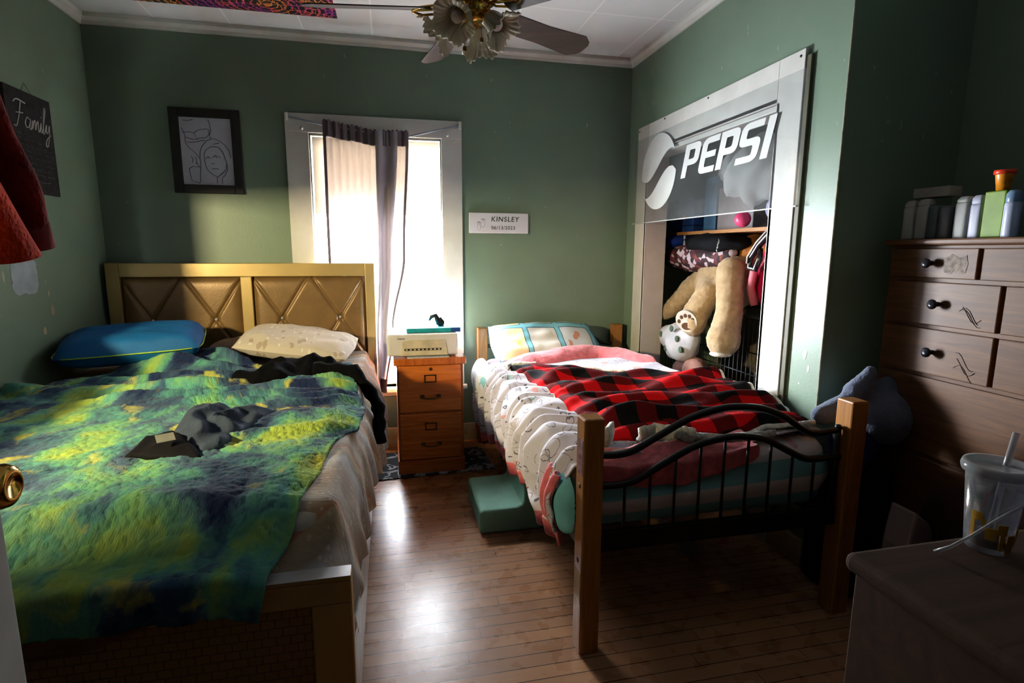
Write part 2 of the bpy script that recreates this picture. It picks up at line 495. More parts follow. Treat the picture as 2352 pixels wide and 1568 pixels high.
# ------------------------------------------------------------------ mesh helpers
class MB:
    def __init__(s):
        s.v, s.f, s.uv, s.sm = [], [], [], []

    def add(s, vs, fs, smooth=False, uvs=None):
        b = len(s.v)
        s.v += [tuple(p) for p in vs]
        for f in fs:
            s.f.append([b + i for i in f])
            s.sm.append(smooth)
            s.uv.append([uvs[i] for i in f] if uvs else None)
        return s

    def box(s, x0, x1, y0, y1, z0, z1):
        vs = [(x, y, z) for z in (z0, z1) for y in (y0, y1) for x in (x0, x1)]
        fs = [(0, 2, 3, 1), (4, 5, 7, 6), (0, 1, 5, 4), (2, 6, 7, 3), (0, 4, 6, 2), (1, 3, 7, 5)]
        return s.add(vs, fs)

    def obb(s, c, size, rot=(0, 0, 0)):
        m = Matrix.Translation(c) @ (Matrix.Rotation(rot[2], 4, 'Z') @ Matrix.Rotation(rot[1], 4, 'Y') @ Matrix.Rotation(rot[0], 4, 'X'))
        b = MB().box(-size[0] / 2, size[0] / 2, -size[1] / 2, size[1] / 2, -size[2] / 2, size[2] / 2)
        return s.add([m @ Vector(p) for p in b.v], b.f)

    def grid(s, fn, nu, nv, wrapu=False, uvfn=None):
        vs, uvs = [], []
        for j in range(nv + 1):
            for i in range(nu + (0 if wrapu else 1)):
                u, v = i / nu, j / nv
                vs.append(fn(u, v))
                uvs.append(uvfn(u, v) if uvfn else (u, v))
        w = nu if wrapu else nu + 1
        fs = []
        for j in range(nv):
            for i in range(nu):
                a, b = j * w + i, j * w + (i + 1) % w
                fs.append((a, b, b + w, a + w))
        return s.add(vs, fs, True, uvs)

    def tube(s, pts, r, n=10, caps=True, closed=False):
        pts = [Vector(p) for p in pts]
        rs = r if isinstance(r, (list, tuple)) else [r] * len(pts)
        vs = []
        prev = None
        for k, p in enumerate(pts):
            if closed:
                d = pts[(k + 1) % len(pts)] - pts[k - 1]
            else:
                d = pts[min(k + 1, len(pts) - 1)] - pts[max(k - 1, 0)]
            d.normalize()
            if prev is None:
                a = d.orthogonal().normalized()
            else:
                a = (prev - d * prev.dot(d)).normalized()
            prev = a
            b = d.cross(a)
            for i in range(n):
                t = 2 * math.pi * i / n
                vs.append(p + (a * math.cos(t) + b * math.sin(t)) * rs[k])
        fs = []
        m = len(pts)
        for k in range(m if closed else m - 1):
            for i in range(n):
                a0, a1 = k * n + i, k * n + (i + 1) % n
                k2 = (k + 1) % m
                fs.append((a0, a1, k2 * n + (i + 1) % n, k2 * n + i))
        s.add(vs, fs, True)
        if caps and not closed:
            b = len(s.v) - len(vs)
            s.f += [[b + i for i in range(n)][::-1], [b + (m - 1) * n + i for i in range(n)]]
            s.sm += [False, False]
            s.uv += [None, None]
        return s

    def lathe(s, prof, c, n=24, axis=(0, 0, 1), fn=None, caps=True):
        q = Vector((0, 0, 1)).rotation_difference(Vector(axis))
        vs = []
        for r, z in prof:
            for i in range(n):
                a = 2 * math.pi * i / n
                rr, zz = (r, z) if fn is None else fn(r, z, a)
                vs.append(Vector(c) + q @ Vector((rr * math.cos(a), rr * math.sin(a), zz)))
        fs = []
        for k in range(len(prof) - 1):
            for i in range(n):
                fs.append((k * n + i, k * n + (i + 1) % n, (k + 1) * n + (i + 1) % n, (k + 1) * n + i))
        b = len(s.v)
        s.add(vs, fs, True)
        if caps:
            s.f += [[b + i for i in range(n)][::-1], [b + (len(prof) - 1) * n + i for i in range(n)]]
            s.sm += [False, False]
            s.uv += [None, None]
        return s

    def ball(s, c, r, n=16, scale=(1, 1, 1), rot=None):
        vs = []
        R = rot or Matrix.Identity(3)
        m = n // 2
        for j in range(1, m):
            for i in range(n):
                a, b = 2 * math.pi * i / n, math.pi * j / m
                p = Vector((math.sin(b) * math.cos(a) * scale[0], math.sin(b) * math.sin(a) * scale[1], math.cos(b) * scale[2])) * r
                vs.append(Vector(c) + R @ p)
        top = Vector(c) + R @ Vector((0, 0, r * scale[2]))
        bot = Vector(c) + R @ Vector((0, 0, -r * scale[2]))
        fs = []
        for j in range(m - 2):
            for i in range(n):
                fs.append((j * n + i, (j + 1) * n + i, (j + 1) * n + (i + 1) % n, j * n + (i + 1) % n))
        vs += [top, bot]
        t, b = len(vs) - 2, len(vs) - 1
        for i in range(n):
            fs.append((t, i, (i + 1) % n))
            fs.append((b, (m - 2) * n + (i + 1) % n, (m - 2) * n + i))
        return s.add(vs, fs, True)

    def prism(s, pts, axis, a, b):
        """extrude a 2D outline; axis 'x': pts=(y,z); 'y': (x,z); 'z': (x,y)"""
        def mk(p, w):
            return {'x': (w, p[0], p[1]), 'y': (p[0], w, p[1]), 'z': (p[0], p[1], w)}[axis]
        n = len(pts)
        vs = [mk(p, a) for p in pts] + [mk(p, b) for p in pts]
        fs = [tuple(range(n))[::-1], tuple(range(n, 2 * n))]
        fs += [(i, (i + 1) % n, n + (i + 1) % n, n + i) for i in range(n)]
        return s.add(vs, fs)


def mesh_of(mb, name):
    me = bpy.data.meshes.new(name)
    me.from_pydata(mb.v, [], mb.f)
    me.polygons.foreach_set('use_smooth', mb.sm)
    if any(u for u in mb.uv):
        ul = me.uv_layers.new(name='UVMap')
        k = 0
        for f, u in zip(mb.f, mb.uv):
            for i in range(len(f)):
                ul.data[k].uv = u[i] if u else (0, 0)
                k += 1
    me.update()
    return me


def build(name, mb, mat, parent=None, bevel=0, solid=0, label=None, cat=None, group=None, kind=None, seg=2, off=0.0):
    mb_v = mb.v
    if parent is None:
        xs, ys, zs = zip(*mb_v)
        base = Vector(((min(xs) + max(xs)) / 2, (min(ys) + max(ys)) / 2, min(zs)))
        mb.v = [tuple(Vector(p) - base) for p in mb_v]
    me = mesh_of(mb, name)
    me.materials.append(mat)
    o = bpy.data.objects.new(name, me)
    COL.objects.link(o)
    if parent is None:
        o.location = base
    else:
        o.parent = parent
        # children keep world coordinates
        if parent.parent is None:
            o.matrix_parent_inverse = Matrix.Translation(-parent.location)
    if solid:
        m = o.modifiers.new('Solidify', 'SOLIDIFY')
        m.thickness = solid
        m.offset = off
    if bevel:
        m = o.modifiers.new('Bevel', 'BEVEL')
        m.width = bevel
        m.segments = seg
        m.limit_method = 'ANGLE'
    tag(o, label, cat, group, kind)
    return o


def tag(o, label=None, cat=None, group=None, kind=None):
    for k, v in (('label', label), ('category', cat), ('group', group), ('kind', kind)):
        if v:
            o[k] = v
    return o


def thing(name, loc, label, cat, group=None, kind=None):
    o = bpy.data.objects.new(name, None)
    COL.objects.link(o)
    o.location = loc
    o.empty_display_size = .05
    return tag(o, label, cat, group, kind)


def sub(parent_child):
    return parent_child


def text(name, s, size, loc, rot, mat, parent, depth=.001, shear=0., bold=0., spacing=1., sx=1.):
    cu = bpy.data.curves.new(name, 'FONT')
    cu.body = s
    cu.size = size
    cu.extrude = depth
    cu.shear = shear
    cu.offset = bold
    cu.space_character = spacing
    cu.align_x = 'CENTER'
    cu.align_y = 'CENTER'
    to = bpy.data.objects.new(name, cu)
    COL.objects.link(to)
    dg = bpy.context.evaluated_depsgraph_get()
    me = bpy.data.meshes.new_from_object(to.evaluated_get(dg))
    bpy.data.objects.remove(to)
    R = Matrix.Translation(loc) @ rot.to_4x4() @ Matrix.Diagonal((sx, 1, 1, 1))
    me.transform(R)
    mb = MB()
    mb.add([v.co[:] for v in me.vertices], [list(p.vertices) for p in me.polygons])
    bpy.data.meshes.remove(me)
    return build(name, mb, mat, parent)


def basis(xa, ya):
    xa, ya = Vector(xa).normalized(), Vector(ya).normalized()
    za = xa.cross(ya)
    return Matrix((xa, ya, za)).transposed()


FRONT = basis((1, 0, 0), (0, 0, 1))     # text facing the camera on planes of constant y
WEST = basis((0, -1, 0), (0, 0, 1))     # text on the closet wall, facing -x
EAST = basis((0, 1, 0), (0, 0, 1))      # text on the left wall, facing +x


def ns(x, y, z=0., s=1.):
    return noise.noise(Vector((x * s, y * s, z)))


def sstep(a, b, x):
    t = max(0., min(1., (x - a) / (b - a)))
    return t * t * (3 - 2 * t)


def interp(pts, x):
    if x <= pts[0][0]:
        return pts[0][1]
    for (a, va), (b, vb) in zip(pts, pts[1:]):
        if x <= b:
            t = (x - a) / (b - a)
            t = t * t * (3 - 2 * t)
            return va + (vb - va) * t
    return pts[-1][1]


def ridges(x, y, ang, freq, seed, warp=.5, sharp=1.6):
    d = x * math.cos(ang) + y * math.sin(ang)
    e = -x * math.sin(ang) + y * math.cos(ang)
    ph = d * freq + warp * 6 * ns(x * 1.4, y * 1.4, seed) + 1.2 * ns(e * 2.5, d * 6, seed + 4)
    v = .5 + .5 * math.sin(ph)
    return v ** sharp * (.55 + .6 * ns(x * 2.2, y * 2.2, seed + 9))


def pillow_mb(a, b, h, mtx, seed=1, p=3.5, nu=36, nv=28, wr=.006):
    mb = MB()
    for sgn in (1, -1):
        def f(u, v):
            x, y = u * 2 - 1, v * 2 - 1
            th = (max(0, 1 - abs(x) ** p) ** .55) * (max(0, 1 - abs(y) ** p) ** .55)
            inset = 1 - .05 * (1 - abs(abs(x) - abs(y)))
            z = sgn * h / 2 * th + wr * ns(x * 3, y * 3, seed) * th * 2
            return mtx @ Vector((x * a / 2 * inset, y * b / 2 * inset, z))
        uvf = lambda u, v: (u * a, v * b)
        g = MB().grid(f, nu, nv, uvfn=uvf)
        if sgn < 0:
            g.f = [q[::-1] for q in g.f]
            g.uv = [q[::-1] for q in g.uv]
        mb.add(g.v, g.f, True)
        mb.uv[-len(g.f):] = g.uv
    return mb


def crumple_mb(outline, zbase, h, seed, rings=14, n=72, ridge=.5, freq=30., flat=.25, sidefn=None):
    """a heap of cloth with the given outline (x,y), resting on zbase (number or function)"""
    cx = sum(p[0] for p in outline) / len(outline)
    cy = sum(p[1] for p in outline) / len(outline)
    # resample outline
    per = []
    L = [math.dist(outline[i], outline[(i + 1) % len(outline)]) for i in range(len(outline))]
    tot = sum(L)
    for k in range(n):
        d = tot * k / n
        i = 0
        while d > L[i]:
            d -= L[i]
            i += 1
        t = d / L[i]
        a, b = outline[i], outline[(i + 1) % len(outline)]
        per.append((a[0] + (b[0] - a[0]) * t, a[1] + (b[1] - a[1]) * t))
    zb = zbase if callable(zbase) else (lambda x, y: zbase)
    vs, fs, uvs = [], [], []
    for j in range(rings + 1):
        r = j / rings
        for k in range(n):
            x = cx + (per[k][0] - cx) * r
            y = cy + (per[k][1] - cy) * r
            wob = .012 * (ns(x * 22, y * 22, seed) if j == rings else 0)
            x += wob
            y += wob
            prof = (1 - r ** 3.0) ** .6 if r < 1 else 0
            g = ridges(x, y, seed * 1.3, freq, seed, .6, 1.8) + .8 * ridges(x, y, seed * 1.3 + 1.1, freq * 1.5, seed + 5, .8, 2.2)
            crease = 1 - abs(ns(x * 11, y * 11, seed + 7)) * 2.6
            z = h * prof * (flat + (1 - flat) * (.35 + .8 * ns(x * 7, y * 7, seed + 2) + 1.5 * ridge * (g - .35) + .45 * crease))
            z = max(z, .004 * (1 if r < 1 else 0))
            vs.append((x, y, zb(x, y) + z + .002))
            uvs.append((x, y))
    for j in range(rings):
        for k in range(n):
            a, b = j * n + k, j * n + (k + 1) % n
            fs.append((a, a + n, b + n, b) if j else (a, a + n, b + n, b))
    # underside ring
    base = len(vs)
    for k in range(n):
        x, y = per[k]
        x2, y2 = cx + (x - cx) * .85, cy + (y - cy) * .85
        vs.append((x2, y2, zb(x2, y2) + .001))
        uvs.append((x, y))
    for k in range(n):
        a, b = rings * n + k, rings * n + (k + 1) % n
        fs.append((a, base + k, base + (k + 1) % n, b))
    fs.append([base + k for k in range(n)])
    return MB().add(vs, fs, True, uvs)


def blob(name, parts, mat, parent=None, vox=.014, smooth=8, disp=0., **kw):
    """continuous soft body grown from overlapping balls and limbs"""
    mb = MB()
    for p in parts:
        if p[0] == 'b':
            mb.ball(p[1], p[2], 16, p[3] if len(p) > 3 else (1, 1, 1))
        else:
            a, b, ra, rb = Vector(p[1]), Vector(p[2]), p[3], p[4]
            k = 7
            for i in range(k + 1):
                t = i / k
                mb.ball(a.lerp(b, t), ra + (rb - ra) * t, 12)
    o = build(name, mb, mat, parent, **kw)
    m = o.modifiers.new('Remesh', 'REMESH')
    m.mode = 'VOXEL'
    m.voxel_size = vox
    m.use_smooth_shade = True
    m = o.modifiers.new('Smooth', 'SMOOTH')
    m.iterations = smooth
    if disp:
        tx = bpy.data.textures.new(name + '_tex', 'CLOUDS')
        tx.noise_scale = .02
        m = o.modifiers.new('Displace', 'DISPLACE')
        m.texture = tx
        m.strength = disp
        m.texture_coords = 'GLOBAL'
    return o


def S(name, mb, mat, parent=None, **kw):
    return build(name, mb, mat, parent, kind='structure' if parent is None else None, **kw)

# ================================================================== the room
ZC = 2.69
YE = -1.963
YN = -3.90
XA = 3.96
# back wall with the window opening
m = MB()
m.box(-.12, 1.19, 0, .12, 0, ZC).box(2.065, 4.3, 0, .12, 0, ZC).box(1.19, 2.065, 0, .12, 2.10, ZC).box(1.19, 2.065, 0, .12, 0, .42)
S('wall_back', m, WALL)
m = MB()
m.box(-.12, 0, -1.3, 0, 0, ZC).box(-.12, 0, YN, -2.74, 0, ZC).box(-.12, 0, -2.74, -1.3, 1.95, ZC).box(-.12, 0, -2.74, -1.3, 0, 1.12)
S('wall_left', m, WALL)
# closet wall with doorway
CY0, CY1, CZ = -1.59, -.34, 2.01
m = MB()
m.box(3.4, 3.52, CY1, 0, 0, ZC).box(3.4, 3.52, YE, CY0, 0, ZC).box(3.4, 3.52, CY0, CY1, CZ, ZC)
S('wall_right', m, WALL)
S('wall_alcove', MB().box(3.52, 4.3, YE, YE + .06, 0, ZC), WALL)
S('wall_alcove_side', MB().box(XA, XA + .12, YN, YE, 0, ZC), WALL)
m = MB()
m.box(-.12, 1.24, YN - .12, YN, 0, ZC).box(2.06, XA + .12, YN - .12, YN, 0, ZC).box(1.24, 2.06, YN - .12, YN, 2.05, ZC)
S('wall_near', m, M('dark_near_wall', (58, 50, 42), .8))
S('wall_closet', MB().box(4.2, 4.3, YE + .06, 0, 0, ZC), M('closet_wall', (120, 108, 92), .7))
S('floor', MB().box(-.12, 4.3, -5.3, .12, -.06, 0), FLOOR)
S('ceiling', MB().box(-.12, 4.3, -5.3, .12, ZC, ZC + .06), CEIL)
S('wall_hallway', MB().box(.9, 1.0, -5.3, YN - .12, 0, ZC).box(2.5, 2.6, -5.3, YN - .12, 0, ZC).box(.9, 2.6, -5.4, -5.3, 0, ZC), M('hallway_paint', (50, 44, 38), .8))
# crown moulding
def crown(name, a, b, inward):
    prof = [(0, ZC - .058), (.012, ZC - .058), (.016, ZC - .04), (.03, ZC - .022), (.034, ZC - .001), (0, ZC - .001)]
    mb = MB()
    vs = []
    for e in (a, b):
        for d, z in prof:
            vs.append((e[0] + inward[0] * d, e[1] + inward[1] * d, z))
    n = len(prof)
    fs = [tuple(range(n)), tuple(range(n, 2 * n))[::-1]] + [(i, (i + 1) % n, n + (i + 1) % n, n + i) for i in range(n)]
    mb.add(vs, fs)
    S(name, mb, TRIM)
crown('trim_1', (0, 0), (3.4, 0), (0, -1))
crown('trim_2', (0, YN), (0, 0), (1, 0))
crown('trim_3', (3.4, YE), (3.4, 0), (-1, 0))
# baseboards
def baseb(name, x0, x1, y0, y1):
    S(name, MB().box(x0, x1, y0, y1, 0, .125), BASEB, bevel=.004)
baseb('baseboard_back', 0, 3.4, -.016, 0)
baseb('baseboard_left', 0, .016, YN, -.016)
baseb('baseboard_right', 3.384, 3.4, YE, -1.75)
# worn plaster edge of the wall corner
S('trim_4', MB().tube([(3.399 + .0015 * ns(k * .7, 3), YE + .001, .1 + k * .1) for k in range(26)], [.0035 + .0025 * abs(ns(k * 1.9, 1)) for k in range(26)], 6), M('chipped_plaster_edge', (178, 172, 150), .9, var=.2, nscale=40))

# closet door casing
m = MB()
t = .02
m.box(3.4 - t, 3.4, CY1, -.178, 0, 2.19).box(3.4 - t, 3.4, -1.746, CY0, 0, 2.19).box(3.4 - t, 3.4, CY0, CY1, CZ, 2.19)
cs = S('trim_5', m, TRIM, bevel=.003)
m = MB()
m.box(3.4 - t, 3.535, CY1 - .002, CY1 + .02, 0, CZ).box(3.4 - t, 3.535, CY0 - .02, CY0 + .002, 0, CZ).box(3.4 - t, 3.535, CY0, CY1, CZ - .002, CZ + .02)
S('trim_6', m, TRIMP, bevel=.002)
# stop moulding on the head and a backing strip beside the casing
S('trim_7', MB().box(3.39, 3.52, CY0, CY1, CZ - .03, CZ - .004), TRIM, bevel=.003)
S('trim_8', MB().box(3.386, 3.4, -1.775, -1.746, 0, 2.16), M('dark_casing_back', (92, 88, 66), .6), bevel=.002)
m = MB()
for y, z in ((-.2, 2.165), (-.55, 2.175), (-1.03, 2.175), (-1.72, 2.165)):
    m.lathe([(.0, 0), (.006, .0), (.005, .003), (0, .004)], (3.4 - t, y, z), 8, (-1, 0, 0))
S('trim_9', m, M('dark_nail_heads', (40, 30, 24), .5))

# ------------------------------------------------------------------ windows
def window(name, horiz, o, opening, depth, casing, label):
    """opening = (a0,a1,z0,z1) along the wall; horiz 'x' (back wall) or 'y' (left wall)"""
    a0, a1, z0, z1 = opening
    w = thing(name, o, None, None, kind='structure')
    sg = 1 if horiz == 'x' else -1
    def bx(mb, p0, p1, d0, d1, q0, q1):  # p along wall, d depth outward(+)/inward(-)
        if horiz == 'x':
            mb.box(p0, p1, d0, d1, q0, q1)
        else:
            mb.box(-d1, -d0, p0, p1, q0, q1)
        return mb
    c0, c1, cz = casing
    mb = MB()
    bx(mb, c0, a0 + .01, -.022, 0, z0, z1)
    bx(mb, a1 - .01, c1, -.022, 0, z0, z1)
    bx(mb, c0, c1, -.024, 0, z1 - .005, cz)
    build('casing', mb, TRIM, w, bevel=.003)
    mb = bx(MB(), c0 - .02, c1 + .02, -.05, 0, z0 - .03, z0)
    bx(mb, c0, c1, -.02, 0, z0 - .06, z0 - .03)
    bx(mb, a0, a1, 0, .12, z0 - .02, z0)
    build('sill', mb, TRIM, w, bevel=.004)
    mb = MB()
    bx(mb, a0, a0 + .018, 0, .12, z0, z1)
    bx(mb, a1 - .018, a1, 0, .12, z0, z1)
    bx(mb, a0, a1, 0, .12, z1 - .018, z1)
    build('jamb', mb, TRIM, w)
    zm = (z0 + z1) / 2
    for (q0, q1, d) in ((z0, z1 - .018, .085),):
        mb = MB()
        bx(mb, a0 + .018, a0 + .034, d, d + .025, q0, q1)
        bx(mb, a1 - .034, a1 - .018, d, d + .025, q0, q1)
        bx(mb, a0 + .018, a1 - .018, d, d + .025, q1 - .02, q1)
        bx(mb, a0 + .018, a1 - .018, d, d + .025, q0, q0 + .03)
        sa = build('sash', mb, TRIM, w, bevel=.003)
        build('pane', bx(MB(), a0 + .03, a1 - .03, d + .011, d + .014, q0 + .025, q1 - .015), GLASSM, sa)
    return w, bx
w1, bx = window('window_1', 'x', (1.63, 0, .42), (1.2, 2.055, .42, 2.10), .12, (1.072, 2.182, 2.209), '')
SHADE = sheer_mat('translucent_roller_shade', (176, 166, 152), .0, .50)
sh = bx(MB(), 1.225, 2.03, .03, .032, 1.60, 2.08)
build('roller_shade', sh, SHADE, w1)
w2, bx = window('window_2', 'y', (0, -2.05, 1.12), (-2.74, -1.3, 1.12, 1.95), .12, (-2.90, -1.2, 2.05), '')
build('roller_shade', bx(MB(), -2.72, -1.32, .03, .032, 1.70, 1.93), M('opaque_roller_shade', (190, 184, 170), .8), w2)

S('sky_blocker', MB().box(-1.15, -1.0, -8.0, 0.6, -.5, 6.0), M('dark_sky_blocker', (70, 60, 54), .9))  # added unseen slab, keeps sky light out of the left window

# curtain rod brackets, rod and curtain in front of the back window
rod = thing('curtain_rod', (1.63, -.03, 2.1), 'thin white bent curtain rod sagging across the window casing', 'curtain rod')
pts = [(1.085, -.028, 2.185), (1.303, -.07, 2.135), (1.55, -.075, 2.105), (1.83, -.07, 2.088), (2.17, -.028, 2.185)]
build('rod', MB().tube(pts, .006, 8), M('grey_rod_enamel', (176, 182, 196), .35), rod)
for x, z in ((1.09, 2.185), (2.168, 2.185)):
    build('bracket', MB().box(x - .008, x + .008, -.045, -.024, z - .025, z + .02), TRIM, rod, bevel=.002)
for x, z in ((1.175, 2.115), (2.085, 2.115)):
    build('hook', MB().lathe([(.006, 0), (.006, .012), (.011, .016), (.011, .02), (.0, .021)], (x, -.024, z), 10, (0, -1, 0)), CRYS, rod)

def curt(u, v):
    # u across (0 left .. 1 right), v down
    topz = interp([(0, 2.15), (.3, 2.125), (.6, 2.10), (1, 2.105)], u)
    x_top = 1.303 + .527 * u
    # the cloth is swept to the right lower down: left edge hangs behind headboard
    xl = interp([(0, 1.303), (.45, 1.300), (1, 1.32)], v)
    xr = interp([(0, 1.83), (.45, 1.79), (.75, 1.70), (1, 1.642)], v)
    uu = u
    x = xl + (xr - xl) * uu
    z = topz + (.415 - topz) * v
    gather = .010 * math.sin(u * 70) * (1 - sstep(0, .35, v)) + .022 * sstep(.08, .5, v) * math.sin(u * 24 + 1.2 * ns(u * 3, v * 2, 5)) * (.35 + .65 * sstep(.45, .8, u))
    y = -.078 + gather - .012 * v - .03 * v * sstep(.5, 1, u)
    return (x, y, z)
cur = thing('curtain', (1.55, -.08, .42), 'sheer grey single curtain panel hanging off centre over the window', 'curtain')
build('panel', MB().grid(curt, 110, 60), sheer_mat('sheer_grey_voile', (176, 158, 154), .12, .55), cur)
CURH = sheer_mat('doubled_grey_voile', (120, 108, 112), -.09, .035)
build('rod_pocket', MB().grid(lambda u, v: tuple(Vector(curt(u, v * .035)) + Vector((0, -.004 - .008 * abs(math.sin(u * 75)), .012 * abs(math.sin(u * 60)) * (1 - v) - .03 * v + .008))), 160, 4), CURH, cur)
# the gathered vertical fold that stays dense all the way down
def gath(u, v):
    xl = interp([(0, 1.62), (.5, 1.615), (.8, 1.59), (1, 1.585)], v)
    xr = interp([(0, 1.76), (.5, 1.705), (.8, 1.67), (1, 1.64)], v)
    return (xl + (xr - xl) * u, -.098 - .018 * math.sin(u * 9 + v) - .012 * v, 2.11 - 1.695 * v)
build('gathered_fold', MB().grid(gath, 24, 60), sheer_mat('gathered_grey_voile', (178, 170, 178), -.09, .05), cur)
for u0, u1 in ((0, .035), (.965, 1)):
    build('side_hem', MB().grid(lambda u, v: tuple(Vector(curt(u0 + (u1 - u0) * u, .02 + .98 * v)) + Vector((0, -.004, 0))), 3, 50), CURH, cur)
build('bottom_hem', MB().grid(lambda u, v: tuple(Vector(curt(.55 + .45 * u, .945 + .055 * v)) + Vector((0, -.005, 0))), 40, 3), CURH, cur)

# ------------------------------------------------------------------ door at the left edge
d = thing('door_1', (1.26, YN, 0), None, None, kind='structure')
DX = 1.238
build('door_leaf', MB().box(DX - .036, DX, YN + .01, -3.152, .01, 2.03), M('white_door_paint', (205, 204, 200), .5, var=.04), d, bevel=.002)
kn = MB().lathe([(.0, -.002), (.028, -.002), (.028, .004), (.020, .007), (.011, .010), (.010, .022), (.013, .025), (.021, .034), (.0235, .043), (.021, .051), (.014, .055), (.012, .0535), (.0, .052)], (DX, -3.215, 1.118), 28, (1, 0, 0))
build('door_knob', kn, BRASS, d)
dj = MB().box(1.2, 1.24, YN - .12, YN + .015, 0, 2.05).box(2.06, 2.10, YN - .12, YN + .015, 0, 2.05).box(1.2, 2.1, YN - .12, YN + .015, 2.05, 2.09)
S('trim_10', dj, TRIM, bevel=.003)

# wear marks on the left wall
PATCH = M('bare_grey_plaster_patch', (176, 184, 190), .9, var=.08)
def patch(name, pts, mat, label, x=.0008):
    o = build(name, MB().prism(pts, 'x', 0.0, x), mat, kind='structure')
    return o
out = []
for k in range(46):
    a = 2 * math.pi * k / 46
    c, s_ = math.cos(a), math.sin(a)
    r = 1 / (abs(c) ** 5 + abs(s_) ** 5) ** .2
    j = 1 + .10 * ns(k * 1.3, 2.2) + .05 * rnd.uniform(-1, 1)
    out.append((-.80 + .098 * c * r * j, 1.235 + .085 * s_ * r * j))
patch('wall_patch', out, PATCH, '')
for (y, z, a, b) in ((-.63, 1.14, .006, .018), (-.615, 1.055, .016, .028), (-.645, 1.20, .004, .009), (-.95, 1.24, .006, .03), (-.7, .96, .012, .02)):
    patch('wall_patch', [(y + a * math.cos(q * .7) * (1 + .2 * rnd.random()), z + b * math.sin(q * .7)) for q in range(9)], M('peeled_cream_spot', (190, 178, 150), .9), '')
# chips on the closet wall
for (y, z, a, b) in ((-1.87, .93, .012, .03), (-1.895, .875, .008, .016), (-1.85, .80, .006, .008)):
    patch2 = build('wall_patch', MB().prism([(y + a * math.cos(q * .9) * (.6 + .6 * rnd.random()), z + b * math.sin(q * .9) * (.6 + .6 * rnd.random())) for q in range(7)], 'x', 3.3992, 3.4002), M('white_chip', (206, 214, 206), .8), kind='structure')

# ------------------------------------------------------------------ things on the walls
pic = thing('framed_sketch', (.62, 0, 1.7), 'black framed line drawing of three people left of the window', 'picture')
m = MB()
x0, x1, z0, z1, bw = .418, .812, 1.706, 2.205, .052
m.box(x0, x0 + bw, -.022, -.001, z0, z1).box(x1 - bw, x1, -.022, -.001, z0, z1).box(x0 + bw, x1 - bw, -.022, -.001, z0, z0 + bw).box(x0 + bw, x1 - bw, -.022, -.001, z1 - bw, z1)
build('frame', m, M('matte_black_frame', (8, 8, 9), .6), pic, bevel=.003)
sk = build('paper', MB().box(x0 + bw, x1 - bw, -.008, -.002, z0 + bw, z1 - bw), M('sketch_paper', (214, 216, 234), .7, var=.03), pic)
SKI = M('blue_black_pencil', (30, 32, 60), .8)
def P2(u, v):  # picture crop pixels (1425x1568) -> wall
    return (x0 + bw + (u - 235) / (1130 - 235) * (x1 - x0 - 2 * bw), -.0092, z1 - bw - (v - 215) / (1325 - 215) * (z1 - z0 - 2 * bw))
strokes = [
    [(270, 390), (310, 470), (320, 560), (325, 650), (380, 720), (470, 790), (545, 880)],
    [(735, 240), (765, 330), (770, 430), (740, 500), (760, 560)],
    [(270, 465), (400, 455), (480, 470), (500, 520), (520, 575), (440, 575), (330, 545)],
    [(480, 470), (560, 415), (690, 395), (730, 400), (740, 480), (680, 540), (560, 550), (520, 575)],
    [(350, 625), (450, 625), (540, 605), (650, 580)],
    [(300, 270), (400, 270), (480, 250)],
    [(545, 900), (560, 770), (600, 680), (680, 590), (800, 545), (900, 580), (1000, 650), (1060, 740), (1085, 860)],
    [(560, 900), (550, 1050), (530, 1180), (530, 1280)],
    [(625, 900), (620, 820), (660, 740), (760, 680), (880, 690), (950, 760), (990, 880), (1010, 960), (990, 1060), (900, 1140), (830, 1190), (740, 1140), (670, 1080), (635, 990), (625, 900)],
    [(1010, 960), (1020, 1060), (960, 1160), (910, 1200), (905, 1300)], [(820, 1190), (820, 1300)],
    [(640, 890), (690, 850), (740, 880)], [(770, 860), (820, 825), (900, 860)], [(690, 860), (700, 880)], [(815, 840), (840, 865)],
    [(735, 965), (790, 965)], [(740, 1050), (860, 1050)], [(800, 640), (900, 620)],
    [(400, 850), (430, 900), (410, 960)], [(470, 860), (490, 930), (470, 980)], [(350, 1060), (360, 1150), (380, 1260), (520, 1300)], [(350, 1060), (420, 1020), (520, 1030)], [(480, 960), (540, 1040)],
]
sm = MB()
for st in strokes:
    sm.tube([P2(*q) for q in st], .0016, 4)
build('drawing', sm, SKI, sk)

pl = thing('name_plaque', (2.43, 0, 1.48), 'white plaque with black lettering and tiny footprints right of the window', 'plaque')
build('board', MB().box(2.227, 2.646, -.02, -.001, 1.484, 1.622), M('plaque_white', (226, 226, 236), .5, var=.02), pl, bevel=.004)
text('lettering', 'KINSLEY', .047, (2.478, -.0208, 1.578), FRONT, INK, pl, .0006, .12, .0004, 1.15)
text('date', '06/13/2023', .034, (2.467, -.0208, 1.520), FRONT, INK, pl, .0006, 0, .0002, 1.1)
fp = MB()
for (cx, cz, a) in ((2.296, 1.527, .15), (2.325, 1.547, -.15)):
    R = [(math.cos(q) * .011 * (1 - .25 * math.sin(q)), math.sin(q) * .024) for q in [k * math.pi / 8 for k in range(17)]]
    fp.tube([(cx + p * math.cos(a) - q * math.sin(a), -.0208, cz + p * math.sin(a) + q * math.cos(a)) for p, q in R], .0007, 4)
    for k in range(5):
        fp.ball((cx - .01 + k * .005, -.0206, cz + .029 + .003 * math.sin(k)), .0028, 8, (1, .3, 1))
build('footprints', fp, M('grey_ink', (130, 130, 140), .8), pl)

